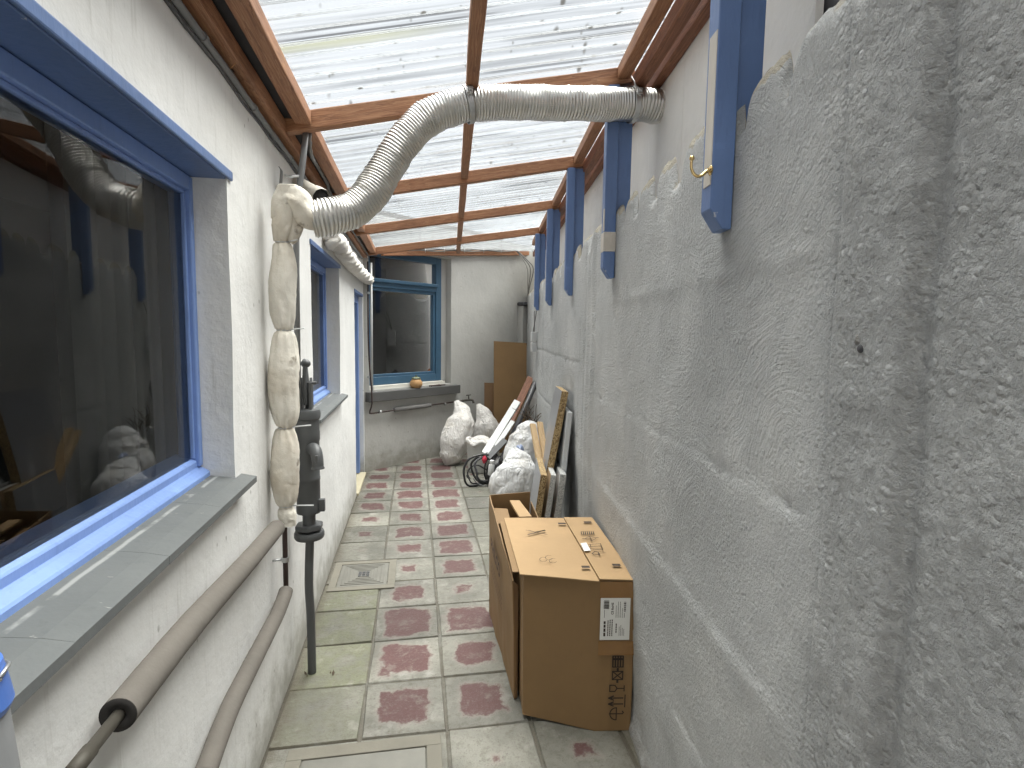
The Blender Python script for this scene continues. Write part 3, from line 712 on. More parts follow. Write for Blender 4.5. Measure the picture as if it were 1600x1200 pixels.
# ------------------------------------------------------------------ lean-to roof
roof = thing('lean_to_roof', 'timber framed lean-to roof of clear corrugated sheet on blue posts', 'roof', (0, 2.5, 2.3))
def xR(y): return .61+.13*y
ZL, ZR = 2.33, 2.638; XL = -.47
def zb(x, y): return ZL+(ZR-ZL)*(x-XL)/(xR(y)-XL)         # underside of the rafters
RH = .072
RY = [1.18, 2.40, 3.60, 4.80, 6.02]
for k, y in enumerate(RY):
    beam('rafter', (-.50, y, zb(-.50, y)), (xR(y)+.03, y, zb(xR(y)+.03, y)), .047, RH, WOOD, roof, seed=k*5)
ends = [-.2]+RY+[6.7]
for k, (a, b) in enumerate(zip(ends[:-1], ends[1:])):
    a += .026; b -= .026
    xm = lambda y: (XL+xR(y))/2+.005
    yb = b if k < len(ends)-2 else 6.9
    beam('purlin', (xm(a), a, zb(xm(a), a)+.022), (xm(yb), yb, zb(xm(yb), yb)+.022), .047, RH-.025, WOOD, roof, seed=k*3)
    beam('noggin', (-.433, a, zb(-.433, a)+.018), (-.433, b if k < 5 else 6.2, zb(-.433, b)+.018), .062, RH-.02, WOOD, roof, seed=k*7+1)
    f = lambda y: xR(y)-.03
    beam('noggin', (f(a), a, zb(f(a), a)+.015), (f(yb), yb, zb(f(yb), yb)+.015), .055, RH-.018, WOOD, roof, seed=k*4+2)
beam('wall_plate', (-.521, -.9, 2.316), (-.521, 6.12, 2.316), .044, .055, WOOD, roof, seed=2)
beam('wall_plate', (xw(-.5)+.075, -.5, 2.602), (xw(7.6)+.075, 7.6, 2.602), .052, .062, WOODR, roof, seed=8)
beam('wall_plate', (xw(-.5)+.146, -.5, 2.607), (xw(7.6)+.146, 7.6, 2.607), .044, .05, WOODR, roof, seed=9)
boxobj('flashing', (-.62, -.9, 2.3765), (-.467, 6.4, 2.380), MEMB, roof, 0)
beam('header', bw(.22, 2.365, .022), bw(2.80, 2.665, .022), .044, .062, WOOD, roof, seed=21)
# corrugated sheet (box profile running up the slope)
prof = []; p = .076; y = -.70
while y < 8.1:
    prof += [(y, 0), (y+.024, 0), (y+.034, .016), (y+.041, .018), (y+.052, .018), (y+.059, .016), (y+.069, 0)]; y += p
vs = []; fs = []; NX = 12
for (y, h) in prof:
    for i in range(NX+1):
        x = -.462+(xR(y)+.125+.462)*i/NX
        sag = -.004*math.sin((y-1.2)/1.2*math.pi*2-.5)+noise.noise(V((x*2, y*1.4, 0)))*.003
        vs.append((x, y, zb(x, y)+RH+.010+h+sag))
for j in range(len(prof)-1):
    for i in range(NX): fs.append((j*(NX+1)+i, j*(NX+1)+i+1, (j+1)*(NX+1)+i+1, (j+1)*(NX+1)+i))
obj('roof_sheet', vs, fs, ROOF, roof)
# posts lapping down over the grey wall
PB = [1.796, 1.800, 1.803, 1.795, 1.800]
PY = [1.225, 2.40, 3.60, 4.80, 6.0]
NOR = V((-1, .13, 0)).normalized(); ALO = V((.13, 1, 0)).normalized()
def post_geo(zb_, zt, x0, x1, w, cham):
    """profile in the (out, z) plane extruded along the wall"""
    pr = [(x0, zb_), (x1-cham, zb_), (x1, zb_+cham*1.5), (x1, zt), (x0, zt)]
    vs = [];
    for s in (-w/2, w/2):
        for q in pr: vs.append((q[0], s, q[1]))
    n = len(pr); fs = [tuple(range(n)), tuple(range(n, 2*n))]+[(i, (i+1) % n, n+(i+1) % n, n+i) for i in range(n)]
    return vs, fs
for k, y in enumerate(PY):
    Mp = Matrix.Identity(4)
    for i in range(3): Mp[i][0] = NOR[i]; Mp[i][1] = ALO[i]
    base = V((xw(y), y, 0))
    for i in range(3): Mp[i][3] = base[i]
    zt = zb(xw(y)-.02, y)-.001
    if k == 0: zt = 2.60
    vs, fs = post_geo(PB[k], zt, .004, .056, .058, .030)
    vs = [v for v in vs]
    bm = bmesh.new(); B_ = [bm.verts.new(v) for v in vs]
    for f in fs: bm.faces.new([B_[i] for i in f])
    bmesh.ops.bevel(bm, geom=[e for e in bm.edges], offset=.0025, segments=1, affect='EDGES')
    po = objbm('post', bm, BLUE, roof, Mw=Mp)
    boxobj('backing_stud', (-.060, -.010, 2.04), (.003, .040, zt), BLUE, po, .003, Mp)
    if k == 0:
        boxobj('unpainted_strip', (.0545, -.0265, PB[k]+.10), (.058, .016, 2.235), POSTW, po, .0012, Mp)
    if k == 1:
        boxobj('unpainted_band', (.003, -.0305, PB[k]+.115), (.0575, .0305, PB[k]+.20), POSTW, po, .0012, Mp)
        boxobj('unpainted_strip', (.0545, -.029, PB[k]+.205), (.0577, -.006, 2.10), POSTW, po, .0012, Mp)
# brass hook on the nearest post
hk = thing('coat_hook', 'brass coat hook screwed to the inner face of the nearest blue post', 'hook', (xw(1.225)-.06, 1.215, 1.92))
hp = V((xw(1.215)-.0575, 1.208, 1.928))
Mh = Matrix.Translation(hp) @ NOR.to_track_quat('Z', 'Y').to_matrix().to_4x4()
lathe('rose', [(.0, 0), (.0105, 0), (.0115, .002), (.0085, .005), (.0055, .006), (.005, .010), (.0, .0105)], BRASS, hk, 24, Mh)
hpts = [hp+NOR*a+V((0, 0, b)) for a, b in ((.006, 0), (.013, -.004), (.020, -.011), (.030, -.014), (.040, -.009), (.046, .003), (.047, .016), (.046, .022))]
tube('arm', smoothpath(hpts, 5), lambda i, t, a: .0042-.0012*t, BRASS, hk, 14)
bm = bmesh.new(); bmesh.ops.create_uvsphere(bm, u_segments=16, v_segments=10, radius=.0062); objbm('ball_tip', bm, BRASS, hk, True, Matrix.Translation(hpts[-1]+V((0, 0, .004))))

# ------------------------------------------------------------------ ventilation duct
duct = thing('ventilation_duct', 'silver ribbed flexible duct slung across under the roof', 'duct', (.3, 2.3, 2.3))
dp = [aty(486, 343, 2.20), aty(515, 338, 2.21), aty(548, 330, 2.24), aty(580, 302, 2.27), aty(603, 264, 2.29), aty(632, 220, 2.30), aty(672, 183, 2.31), aty(722, 165, 2.315), aty(780, 160, 2.32), aty(850, 161, 2.325), aty(920, 162, 2.33), aty(990, 164, 2.335)]
e = aty(1010, 165, 2.335); dp.append(e); dp.append(V((xr(2.34)+.0, 2.34, e.z)))
core = smoothpath(dp, 24)
# even spacing
L = [0]
for a, b in zip(core[:-1], core[1:]): L.append(L[-1]+(b-a).length)
tot = L[-1]; pitch = .0125; n = int(tot/pitch*8); even = []; j = 0
for i in range(n+1):
    s = tot*i/n
    while j < len(L)-2 and L[j+1] < s: j += 1
    f = (s-L[j])/max(1e-9, L[j+1]-L[j]); even.append(core[j].lerp(core[j+1], f))
def drad(i, t, a):
    s = tot*t; ph = 2*math.pi*(s/pitch+.9*noise.noise(V((s*7, 5, 2))))+a
    st = .5+.5*math.sin(ph)
    sq = noise.noise(V((s*9, 1, 0)))*.005+noise.noise(V((math.cos(a)*1.5, math.sin(a)*1.5, s*14)))*.0045+noise.noise(V((math.cos(a)*3, math.sin(a)*3, s*40)))*.0016
    big = .0022 if (int(s/pitch) % 8) == 3 else 0
    return .0630+.0048*st**.7+sq+big*st
tube('hose', even, drad, DUCT, duct, 44)
for ci, px in enumerate((731, 990)):
    c = min(even, key=lambda q: abs((q-aty(px, 163, 2.32)).length)); i = even.index(c); T = (even[min(i+4, n)]-even[max(0, i-4)]).normalized()
    Mc = Matrix.Translation(c) @ T.to_track_quat('Z', 'Y').to_matrix().to_4x4()
    vs = []; fs = []; sg = 40
    for r_, z_ in ((.0705, -.010), (.0725, -.010), (.0725, .010), (.0705, .010)):
        for k in range(sg): a = 2*math.pi*k/sg; vs.append((r_*math.cos(a), r_*math.sin(a), z_))
    for q in range(4):
        for k in range(sg): fs.append((q*sg+k, q*sg+(k+1) % sg, ((q+1) % 4)*sg+(k+1) % sg, ((q+1) % 4)*sg+k))
    cl = obj('clip', vs, fs, GALV, duct, True, Mc); autosmooth(cl)
    bm = bmesh.new()
    addbox(bm, (-.010, -.085, -.012), (.010, -.071, .012), .002, None)
    nearv = V((0, -1, .25)).normalized()
    q = c+V((0, -1, .35)).normalized()*.078
    bm.free(); bm = bmesh.new(); addbox(bm, (-.011, -.010, -.013), (.011, .006, .013), .002); addbox(bm, (-.006, -.018, -.004), (.006, -.0095, .004), .002)
    objbm('screw_lug', bm, GALV, cl, Mw=Matrix.Translation(q))
    tube('hanger', [c+V((0, -.03, .066)), c+V((0, -.015, .09)), V((c.x, RY[1]-.028, zb(c.x, RY[1])+.03))], .0035, GALV, cl, 8)

# ------------------------------------------------------------------ pipes along the left
def lagged(name, lab, pts, r, mat, seg=20, wob=.02):
    P = smoothpath(pts, 14)
    return P, tube(name, P, lambda i, t, a: r*(1+wob*noise.noise(V((t*22, math.cos(a), math.sin(a))))), mat, None, seg)
t = thing('lagged_pipe', 'upper brown foam lagged pipe sloping along the wall below the large window, copper end bare', 'pipe', (-.50, 1.7, .8))
pa = [atx(185, 1117, -.500), atx(300, 975, -.503), atx(385, 880, -.503), atx(432, 825, -.497)]
P = smoothpath(pa, 16)
vs, fs = tubegeo(P, lambda i, u, a: .0295*(1+.02*noise.noise(V((u*30, math.cos(a), math.sin(a))))), 28, False)
nv = len(vs); sg = 28; c0 = P[0]; 
for k in range(sg): vs.append(c0+(vs[k]-c0)*.52)
for k in range(sg): fs.append((k, (k+1) % sg, nv+(k+1) % sg, nv+k))
for k in range(sg): vs.append(P[2]+(vs[2*sg+k]-P[2])*.52)
lg = obj('lagging', vs, fs, LAG, t, True); autosmooth(lg, 50)
vs = [c0+(vs[k]-c0)*f-(P[1]-P[0]).normalized()*o_ for f, o_ in ((1.0, .0012), (1.0, .0018), (.40, .0018), (.40, -.03)) for k in range(sg)]
fs = [(q*sg+k, q*sg+(k+1) % sg, (q+1)*sg+(k+1) % sg, (q+1)*sg+k) for q in range(3) for k in range(sg)]
obj('foam_core', vs, fs, FOAM, t, True)
dv = (P[0]-P[3]).normalized()
tube('copper_pipe', [P[1], P[0]+dv*.2, P[0]+dv*.62], .0105, COPPER, t, 14)
for k in (.085,): tube('coupling', [P[0]+dv*k, P[0]+dv*(k+.05)], .0125, COPPER, t, 14)
t2 = thing('lagged_pipe', 'lower brown foam lagged pipe near the floor bending up below the canvas wrapped riser', 'pipe', (-.5, 1.7, .3))
pb = [atx(318, 1215, -.503), atx(360, 1105, -.504), atx(405, 1015, -.504), atx(432, 962, -.502), atx(443, 935, -.500), atx(447, 922, -.50)]
Pb = smoothpath(pb, 12)
tube('lagging', Pb, lambda i, u, a: .0265*(1+.03*noise.noise(V((u*20, math.cos(a), math.sin(a)))))*(1-.5*sstep(.97, 1.0, u)), LAG, t2, 24)
pe = Pb[-1]
tube('riser', [pe-V((0, 0, .05)), V((pe.x, pe.y, pe.z+.2)), V((pe.x+.002, pe.y, pe.z+.42))], .0095, RUST, t2, 14)
cz = V((pe.x, pe.y, pe.z+.125)); lathe('pipe_clip', [(.0098, -.009), (.014, -.009), (.014, .009), (.0098, .009)], GALV, t2, 20, Matrix.Translation(cz))
tube('clip_stem', [cz+V((-.012, 0, 0)), V((LX-.005, cz.y-.01, cz.z))], .0045, GALV, t2, 8)

# canvas wrapped riser: plump lengths pinched by cable ties
cw = thing('wrapped_pipe', 'cream canvas wrapped riser pinched in by white cable ties beside the pump', 'pipe wrap', (-.475, 2.2, .75))
CY = 2.17
def cpt(px, py): return aty(px, py, CY)
segs = [(cpt(452, 292), cpt(441, 379)), (cpt(441, 379), cpt(443, 516)), (cpt(443, 516), cpt(445, 668)), (cpt(445, 668), cpt(447, 790)), (cpt(447, 790), cpt(451, 820))]
prof_r = [(.048, .020), (.052, .022), (.060, .022), (.056, .021), (.036, .012)]
def plump(a, b, rmax, rmin, sd, top_open=False, bot_open=False, n=44, seg=56):
    vs = []; fs = []; a = V(a); b = V(b)
    for i in range(n+1):
        t = i/n; c = a.lerp(b, t)
        prf = min(1, (math.sin(math.pi*min(max(t, .0), 1)))**.42 if 0 < t < 1 else 0)
        if top_open and t < .5: prf = max(prf, .86)
        if bot_open and t > .5: prf = max(prf, .8)
        r_ = rmin+(rmax-rmin)*prf
        end = (1-prf)
        for k in range(seg):
            an = 2*math.pi*k/seg
            fold = math.sin(an*9+sd*3+2.5*noise.noise(V((t*3, sd, 0))))*.16*end**.8+.10*noise.noise(V((math.cos(an)*2.2+sd, math.sin(an)*2.2, t*3.5)))*min(1, prf*1.3)
            wr = .035*noise.noise(V((math.cos(an)*5+sd, math.sin(an)*5, t*16)))+.05*math.sin(an*5+sd)*max(0, 1-abs(t-.85)*5)+.05*math.sin(an*6+sd)*max(0, 1-abs(t-.15)*5)
            rr = r_*(1+fold+wr)
            vs.append(c+V((math.cos(an)*rr*.92, math.sin(an)*rr*1.0, 0))+V((noise.noise(V((t*2.2, sd, 5)))*.006, 0, .004*noise.noise(V((an, t*9, sd))))))
    for i in range(n):
        for k in range(seg): fs.append((i*seg+k, i*seg+(k+1) % seg, (i+1)*seg+(k+1) % seg, (i+1)*seg+k))
    fs.append(tuple(range(seg))); fs.append(tuple(n*seg+k for k in range(seg)))
    return vs, fs
for k, ((a, b), (r1, r2)) in enumerate(zip(segs, prof_r)):
    vs, fs = plump(a, b, r1, r2, k*2.3+1, k == 0, k == 4)
    obj('canvas_wrap', vs, fs, CLOTH, cw, True)
    if k < 4:
        Rk = []
        for q in range(25): an = 2*math.pi*q/24; Rk.append(V(b)+V((math.cos(an)*.0225, math.sin(an)*.0235, 0)))
        tie = tube('cable_tie', Rk, .0026, WPLAS, cw, 6)
        dirs = [(.9, -.45, .12), (.95, -.35, .10), (.95, -.3, .12), (.9, -.4, .10)][k]; ln = [.045, .062, .085, .10][k]
        tube('tie_tail', [V(b)+V(dirs)*.02, V(b)+V(dirs)*(.02+ln)], .0024, WPLAS, tie, 6)
# hood of canvas folding over to the duct
hd = smoothpath([cpt(440, 345), cpt(446, 318), cpt(458, 312), cpt(470, 325), cpt(482, 341), aty(494, 345, 2.19)], 10)
tube('canvas_hood', hd, lambda i, t, a: (.030+.022*math.sin(math.pi*min(1, t*.9+.1)))*(1+.18*math.sin(a*5+t*6)*(.4+.6*t)*.6+.16*noise.noise(V((math.cos(a)*2, math.sin(a)*2, t*5)))), CLOTH, cw, 40)
fp = smoothpath([cpt(462, 318), cpt(462, 345), cpt(458, 370), cpt(452, 378)], 10)
tube('canvas_flap', fp, lambda i, t, a: (.034-.02*t)*(1+.3*noise.noise(V((math.cos(a)*1.6, math.sin(a)*1.6, t*4+7)))), CLOTH, cw, 32)
# grey drain pipe and strap behind the wrap
pv = thing('drain_pipe', 'thin grey plastic pipe dropping from the eaves behind the canvas wrap', 'pipe', (-.5, 2.5, 1.2))
tube('pipe', [aty(478, 205, 2.42), aty(472, 262, 2.40), aty(463, 330, 2.40), aty(463, 420, 2.42), aty(466, 640, 2.45)], .0125, GREYPIPE, pv, 16)
tube('bracket', [aty(470, 275, 2.40), aty(452, 276, 2.36), atx(446, 274, LX)], .006, WPLAS, pv, 8)
sp_ = [atx(437, 300, LX+.012), atx(438, 284, LX+.016), atx(439, 268, LX+.03), atx(436, 262, LX+.035)]
vs = [];
for q in smoothpath(sp_, 6): vs += [q+V((0, -.016, 0)), q+V((0, .016, 0)), q+V((.004, .016, 0)), q+V((.004, -.016, 0))]
fs = [(4*i+k, 4*i+(k+1) % 4, 4*i+4+(k+1) % 4, 4*i+4+k) for i in range(len(vs)//4-1) for k in range(4)]+[(0, 1, 2, 3), tuple(len(vs)-4+k for k in range(4))]
tag(obj('metal_strap', vs, fs, GREYPIPE, None, True), 'grey curved metal tongue poking up above the canvas wrap', 'strap')
st = thing('pipe_stub', 'short cream plastic pipe socket pointing out beside the duct end', 'pipe', tuple(aty(485, 300, 2.62)))
q0, q1 = aty(466, 288, 2.72), aty(503, 310, 2.52)
tube('socket', [q0, q0.lerp(q1, .75), q0.lerp(q1, .76), q1], lambda i, t, a: (.034 if i < 2 else .040)*(1+.02*math.sin(a*10)), mat_simple('cream_plastic', (.60, .57, .50), .5), st, 30, False)
tube('bore_shade', [q0.lerp(q1, .4), q0.lerp(q1, .98)], .033, FOAM, st, 24)  # black plug painted as the shade inside the socket
# conduit along the top of the wall
cn = thing('conduit', 'grey cable conduit clipped along the top of the left wall under the timber', 'conduit', (-.535, 2.5, 2.29))
tube('tube', smoothpath([(-.533, -.8, 2.292), (-.534, 1.0, 2.290), (-.533, 2.0, 2.288), (-.532, 3.2, 2.289), (-.533, 5.9, 2.285)], 10), .0105, GREYPIPE, cn, 12)
tube('cable', [(-.541+.003*math.sin(k*.9), -.8+k*.11, 2.272+.003*math.sin(k*1.7)) for k in range(61)], .005, DGREY, cn, 8)
tube('cable', [(-.540+.002*math.sin(k*1.1), -.8+k*.11, 2.308+.003*math.sin(k*1.3+2)) for k in range(61)], .0045, DGREY, cn, 8)
for y in (.6, 1.22, 1.60, 2.05, 2.6, 3.2, 3.9, 4.6): lathe('clip', [(.0106, -.009), (.0135, -.009), (.0135, .009), (.0106, .009)], GREYPIPE, cn, 16, Matrix.Translation((-.533, y, 2.289)) @ Matrix.Rotation(math.pi/2, 4, 'X'))
tw = tube('string', smoothpath([aty(391, -6, 1.98), aty(392, 40, 1.97), aty(389, 66, 1.93), aty(380, 84, 1.9), atz(368, 99, 2.314), atz(357, 110, 2.30)], 8), .0012, mat_simple('orange_string', (.5, .27, .12), .8), None, 6)
tag(tw, 'thin orange string hanging over the eaves timber at top left', 'string')
# cables in the eaves gap
tag(tube('cable', smoothpath([aty(484, 200, 2.45), aty(486, 240, 2.5), aty(497, 262, 2.9), aty(510, 285, 3.2), aty(518, 305, 3.5), (-.482, 4.3, 2.325), (-.48, 5.2, 2.33), (-.48, 6.1, 2.33)], 10), lambda i, t, a: .007*(1+.3*math.sin(t*160)), LAGG, None, 8), 'grey twisted cable running in the eaves gap beyond the canvas hood', 'cable')
# plaited rag on the far pipe
rg = thing('rag_wrap', 'white plaited rags bound round a pipe along the top of the wall beyond the duct', 'rag wrap', (-.5, 4, 2.1))
rp = [atx(515, 372, -.505), atx(524, 376, -.50), atx(533, 388, -.495), atx(545, 404, -.49), atx(556, 418, -.49), atx(566, 428, -.487), atx(577, 437, -.485)]
rp = smoothpath(rp, 16); nn = len(rp)
for ph in (0, 2.1, 4.2):
    Q = [q+V((math.cos(ph+i*.30)*.026, math.sin(ph*2+i*.6)*.02, math.sin(ph+i*.30)*.026)) for i, q in enumerate(rp)]
    tube('rag', Q, lambda i, t, a: (.036-.006*t)*(1+.22*noise.noise(V((math.cos(a)*2+ph, math.sin(a)*2, i*.35)))+.15*math.sin(a*4+i*.3)), CLOTHW, rg, 20)
for k in range(9):
    tube('frayed_end', [rp[-1]+V((0, 0, random.uniform(-.02, .02))), rp[-1]+V((random.uniform(.0, .05), random.uniform(.05, .2), random.uniform(-.07, .02)))], .003, CLOTHW, rg, 5)

# ------------------------------------------------------------------ hand pump
pump = thing('hand_pump', 'dark grey cast iron hand pump on a pipe against the left wall', 'hand pump', (-.465, 2.49, 0))
PX, PYY = -.463, 2.49
def pz(py): return aty(486, py, PYY).z
def PM(z=0): return Matrix.Translation((PX, PYY, z))
z = pz
tube('standpipe', smoothpath([(PX, PYY, -.01), (PX-.001, PYY, .25), (PX-.006, PYY, .42), (PX+.002, PYY, z(842))], 8), .0185, IRON, pump, 20)
lathe('barrel', [(.0, z(838)), (.030, z(838)), (.030, z(822)), (.0275, z(820)), (.0275, z(801)), (.050, z(800)), (.052, z(797)), (.052, z(790)), (.0505, z(788)), (.049, z(782)), (.049, z(750)), (.0505, z(749)), (.0505, z(745)), (.049, z(744)), (.049, z(690)), (.052, z(686)), (.052, z(675)), (.0505, z(672)), (.0505, z(655)), (.056, z(653)), (.057, z(644)), (.052, z(640)), (.02, z(638)), (.0, z(638))], IRON, pump, 40, PM())
bm = bmesh.new(); bmesh.ops.create_cone(bm, segments=6, radius1=.062, radius2=.062, depth=.022, cap_ends=True)
bmesh.ops.bevel(bm, geom=bm.edges[:], offset=.003, segments=2, affect='EDGES'); objbm('flange_nut', bm, IRON, pump, Mw=PM(z(822)))
lathe('flange', [(.0, z(840)), (.060, z(840)), (.064, z(837)), (.064, z(832)), (.060, z(829)), (.0, z(829))], IRON, pump, 36, PM())
for a in range(4):
    an = a*math.pi/2+.5; lathe('bolt', [(0, -.006), (.007, -.006), (.007, .024), (0, .024)], IRON, pump, 6, Matrix.Translation((PX+.052*math.cos(an), PYY+.052*math.sin(an), z(838))))
boxobj('clamp_lug', (PX+.045, PYY-.03, z(797)), (PX+.072, PYY-.008, z(778)), IRON, pump, .003)
spt = [V((PX+.02, PYY-.03, z(700))), V((PX+.036, PYY-.062, z(697))), V((PX+.05, PYY-.088, z(701))), V((PX+.058, PYY-.104, z(712))), V((PX+.060, PYY-.108, z(724)))]
S = smoothpath(spt, 8); spo = tube('spout', S, lambda i, t, a: (.027-.004*t) if t < .93 else .0265, IRON, pump, 24)
boxobj('spout_lug', (PX+.052, PYY-.135, z(712)), (PX+.064, PYY-.122, z(702)), IRON, spo, .002)
bm = bmesh.new()
for s in (-1, 1):
    vv = [V((PX+s*.014+dx, PYY+dy, zz)) for dx in (0, s*.010) for dy, zz in ((-.026, z(640)), (.026, z(640)), (.018, z(598)), (.0, z(590)), (-.018, z(598)))]
    B_ = [bm.verts.new(v) for v in vv]
    for f in ((0, 1, 2, 3, 4), (5, 6, 7, 8, 9)): bm.faces.new([B_[i] for i in f])
    for i in range(5): bm.faces.new([B_[i], B_[(i+1) % 5], B_[5+(i+1) % 5], B_[5+i]])
objbm('yoke', bm, IRON, pump)
tube('pivot', [(PX-.04, PYY-.005, z(598)), (PX+.042, PYY-.005, z(598))], .0065, IRON, pump, 12)
tube('piston_rod', [(PX, PYY-.004, z(642)), (PX, PYY-.004, z(568))], .0075, IRON, pump, 12)
lv = tube('lever', smoothpath([(PX-.002, PYY-.012, z(632)), (PX-.004, PYY-.022, z(600)), (PX-.002, PYY-.014, z(572)), (PX-.01, PYY+.02, z(566)), (PX-.02, PYY+.12, z(600)), (PX-.03, PYY+.20, z(680))], 8), lambda i, t, a: .0095, IRON, pump, 14)
bm = bmesh.new(); bmesh.ops.create_uvsphere(bm, u_segments=20, v_segments=12, radius=.021); objbm('knuckle', bm, IRON, lv, True, Matrix.Translation((PX, PYY-.008, z(568))) @ Matrix.Diagonal((1, .9, .85, 1)))
# dead leaves at the foot
for k in range(6):
    a = random.uniform(0, 6.28); rr = random.uniform(.03, .07)
    p = V((PX+.03+rr*math.cos(a), PYY-.02+rr*.5*math.sin(a), .006)); q = V((random.uniform(-.02, .02), random.uniform(-.02, .02), random.uniform(.0, .025)))
    s = V((-q.y, q.x, 0))*.35
    lf = obj('dead_leaf', [p-q*.5, p+s, p+q*.6, p-s], [(0, 1, 2, 3)], TWIG); tag(lf, 'dry curled leaf lying at the foot of the pump pipe', 'leaf', 'dead leaves round the pump foot')

# grey container with a blue collar at the near left edge
gc = thing('upright_container', 'grey plastic upright container with a blue collar and wire at the bottom left edge', 'container', (-.33, .443, 0))
GM = Matrix.Translation((-.337, .451, -.035)) @ Matrix.Diagonal((.7, .7, 1, 1))
lathe('body', [(0, 0), (.065, 0), (.067, .02), (.058, .95), (.050, 1.20), (.042, 1.285), (.036, 1.295), (0, 1.295)], GREYPIPE, gc, 48, GM)
lathe('collar', [(.033, 1.290), (.043, 1.291), (.0465, 1.297), (.0445, 1.307), (.042, 1.318), (.039, 1.330), (.033, 1.331)], BPLAS, gc, 48, GM)
lathe('neck', [(0, 1.325), (.034, 1.325), (.033, 1.352), (.0, 1.352)], GREYPIPE, gc, 40, GM)
tube('wire', [(-.337+.0300*math.cos(a/30*6.283), .451+.0300*math.sin(a/30*6.283), 1.287+.002*math.sin(a)) for a in range(31)], .0016, GALV, gc, 6)

# ------------------------------------------------------------------ back wall fittings
cp = thing('water_pipe', 'thin brown water pipe down the corner and along under the far window sill', 'pipe', tuple(bw(.05, .6, .03)))
tube('pipe', smoothpath([bw(.012, 2.28, .05), bw(.012, 1.4, .05), bw(.012, .86, .10), bw(.014, .74, .09), bw(.02, .665, .05), bw(.06, .648, .045), bw(.3, .653, .045), bw(1.0, .663, .045), bw(1.46, .668, .045)], 8), .0085, RUST, cp, 10)
tube('lagging', [bw(.36, .655, .045), bw(.90, .663, .045)], .026, LAGG, cp, 18)
for s in (.16, 1.14): lathe('pipe_clip', [(.009, -.012), (.018, -.012), (.018, .012), (.009, .012)], GALV, cp, 14, Matrix.Translation(bw(s, .655, .045)) @ BT.to_track_quat('Z', 'Y').to_matrix().to_4x4())
for zz in (1.95, 1.05): lathe('pipe_clip', [(.009, -.012), (.018, -.012), (.018, .012), (.009, .012)], GALV, cp, 14, Matrix.Translation(bw(.012, zz, .05)))
wp = tag(tube('downpipe', [bw(.055, 2.27, .045), bw(.055, .885, .045)], .013, WPLAS, None, 14), 'white vertical plastic pipe in the corner left of the far window', 'pipe')
tp = thing('garden_tap', 'small dark brass tap on the end wall behind the tallest white sack', 'tap', tuple(bw(1.5, .66, .05)))
tube('body', smoothpath([bw(1.45, .668, .045), bw(1.55, .672, .06), bw(1.58, .668, .10), bw(1.585, .63, .115)], 6), .015, COPPER, tp, 12)
tube('stem', [bw(1.55, .67, .06), bw(1.55, .735, .06)], .008, COPPER, tp, 8); tube('handle', [bw(1.51, .735, .06), bw(1.59, .735, .06)], .007, COPPER, tp, 8)
jar = thing('stoneware_jar', 'small round ochre jar with a greenish lid on the far window sill', 'jar', tuple(bw(.70, .883, .02)))
Mj = Matrix.Translation(bw(.70, .883, .02))
lathe('pot', [(0, 0), (.045, 0), (.062, .012), (.075, .04), (.073, .07), (.055, .098), (.05, .106), (.0, .106)], CERAM, jar, 32, Mj)
lathe('lid', [(0, .106), (.055, .106), (.056, .118), (.03, .13), (.012, .135), (.012, .15), (0, .152)], JARG, jar, 28, Mj)
sc = thing('secateurs', 'small rusty tool lying on the far window sill right of the jar', 'tool', tuple(bw(1.0, .884, .03)))
tube('handle', smoothpath([bw(.93, .893, .03), bw(1.0, .896, .045), bw(1.08, .892, .04)], 5), .009, RUST, sc, 8); tube('handle', smoothpath([bw(.92, .892, .0), bw(1.0, .894, .01), bw(1.07, .90, .03)], 5), .008, RUST, sc, 8)
tube('blade', [bw(1.07, .896, .035), bw(1.16, .893, .03)], .007, RUST, sc, 6)
# cables pinned to the header and dropping in the far corner
hc = thing('cable_run', 'grey cables pinned along the header beam and drooping into the far right corner', 'cable', tuple(bw(1.5, 2.6, .06)))
for k in range(3):
    Q = [bw(.55+i*.16, 2.418+.1165*(i*.16+.33)+.010*k+.006*math.sin(i*1.7+k*2), .056+.004*k) for i in range(13)]
    Q += [bw(2.58, 2.60-.02*k, .08+.05*k), bw(2.66+.03*k, 2.45, .12+.03*k), bw(2.70+.02*k, 2.2, .10), bw(2.72, 2.0, .08)]
    tube('cable', smoothpath(Q, 5), .006, mat_simple('pale_grey_cable', (.34, .34, .32), .6) if k == 0 else LAGG, hc, 8)
for s in (.8, 1.1, 1.45, 1.8, 2.15): tube('cable_tie', [bw(s, 2.40+.1165*(s-.22), .068), bw(s, 2.448+.1165*(s-.22), .068)], .004, WPLAS, hc, 6)
dpn = thing('downpipe', 'off-white boxed downpipe in the far right corner behind the leaning cardboard', 'pipe', tuple(bw(2.6, 0, .06)))
boxobj('boxing', (2.60, -.10, 0), (2.78, .0, 1.93), PLASTER2, dpn, .008, Mback)
boxobj('cap', (2.58, -.13, 1.932), (2.80, .0, 1.99), DGREY, dpn, .02, Mback)
jx = thing('junction_box', 'white plastic junction box on the far end of the grey wall below the farthest post', 'socket', (xw(6.2)-.03, 6.2, 1.5))
for zz in (1.335, 1.455): boxobj('case', (xw(6.2)-.065, 6.15, zz), (xw(6.2)-.005, 6.25, zz+.108), WPLAS, jx, .005)
tube('cable', [(xw(6.1)-.03, 6.14, 1.80), (xw(6.2)-.03, 6.2, 1.565)], .006, LAGG, jx, 8)
tube('cable', [(xw(6.1)-.02, 6.08, 1.80), (xw(6.2)-.045, 6.2, 1.565)], .005, LAGG, jx, 8)

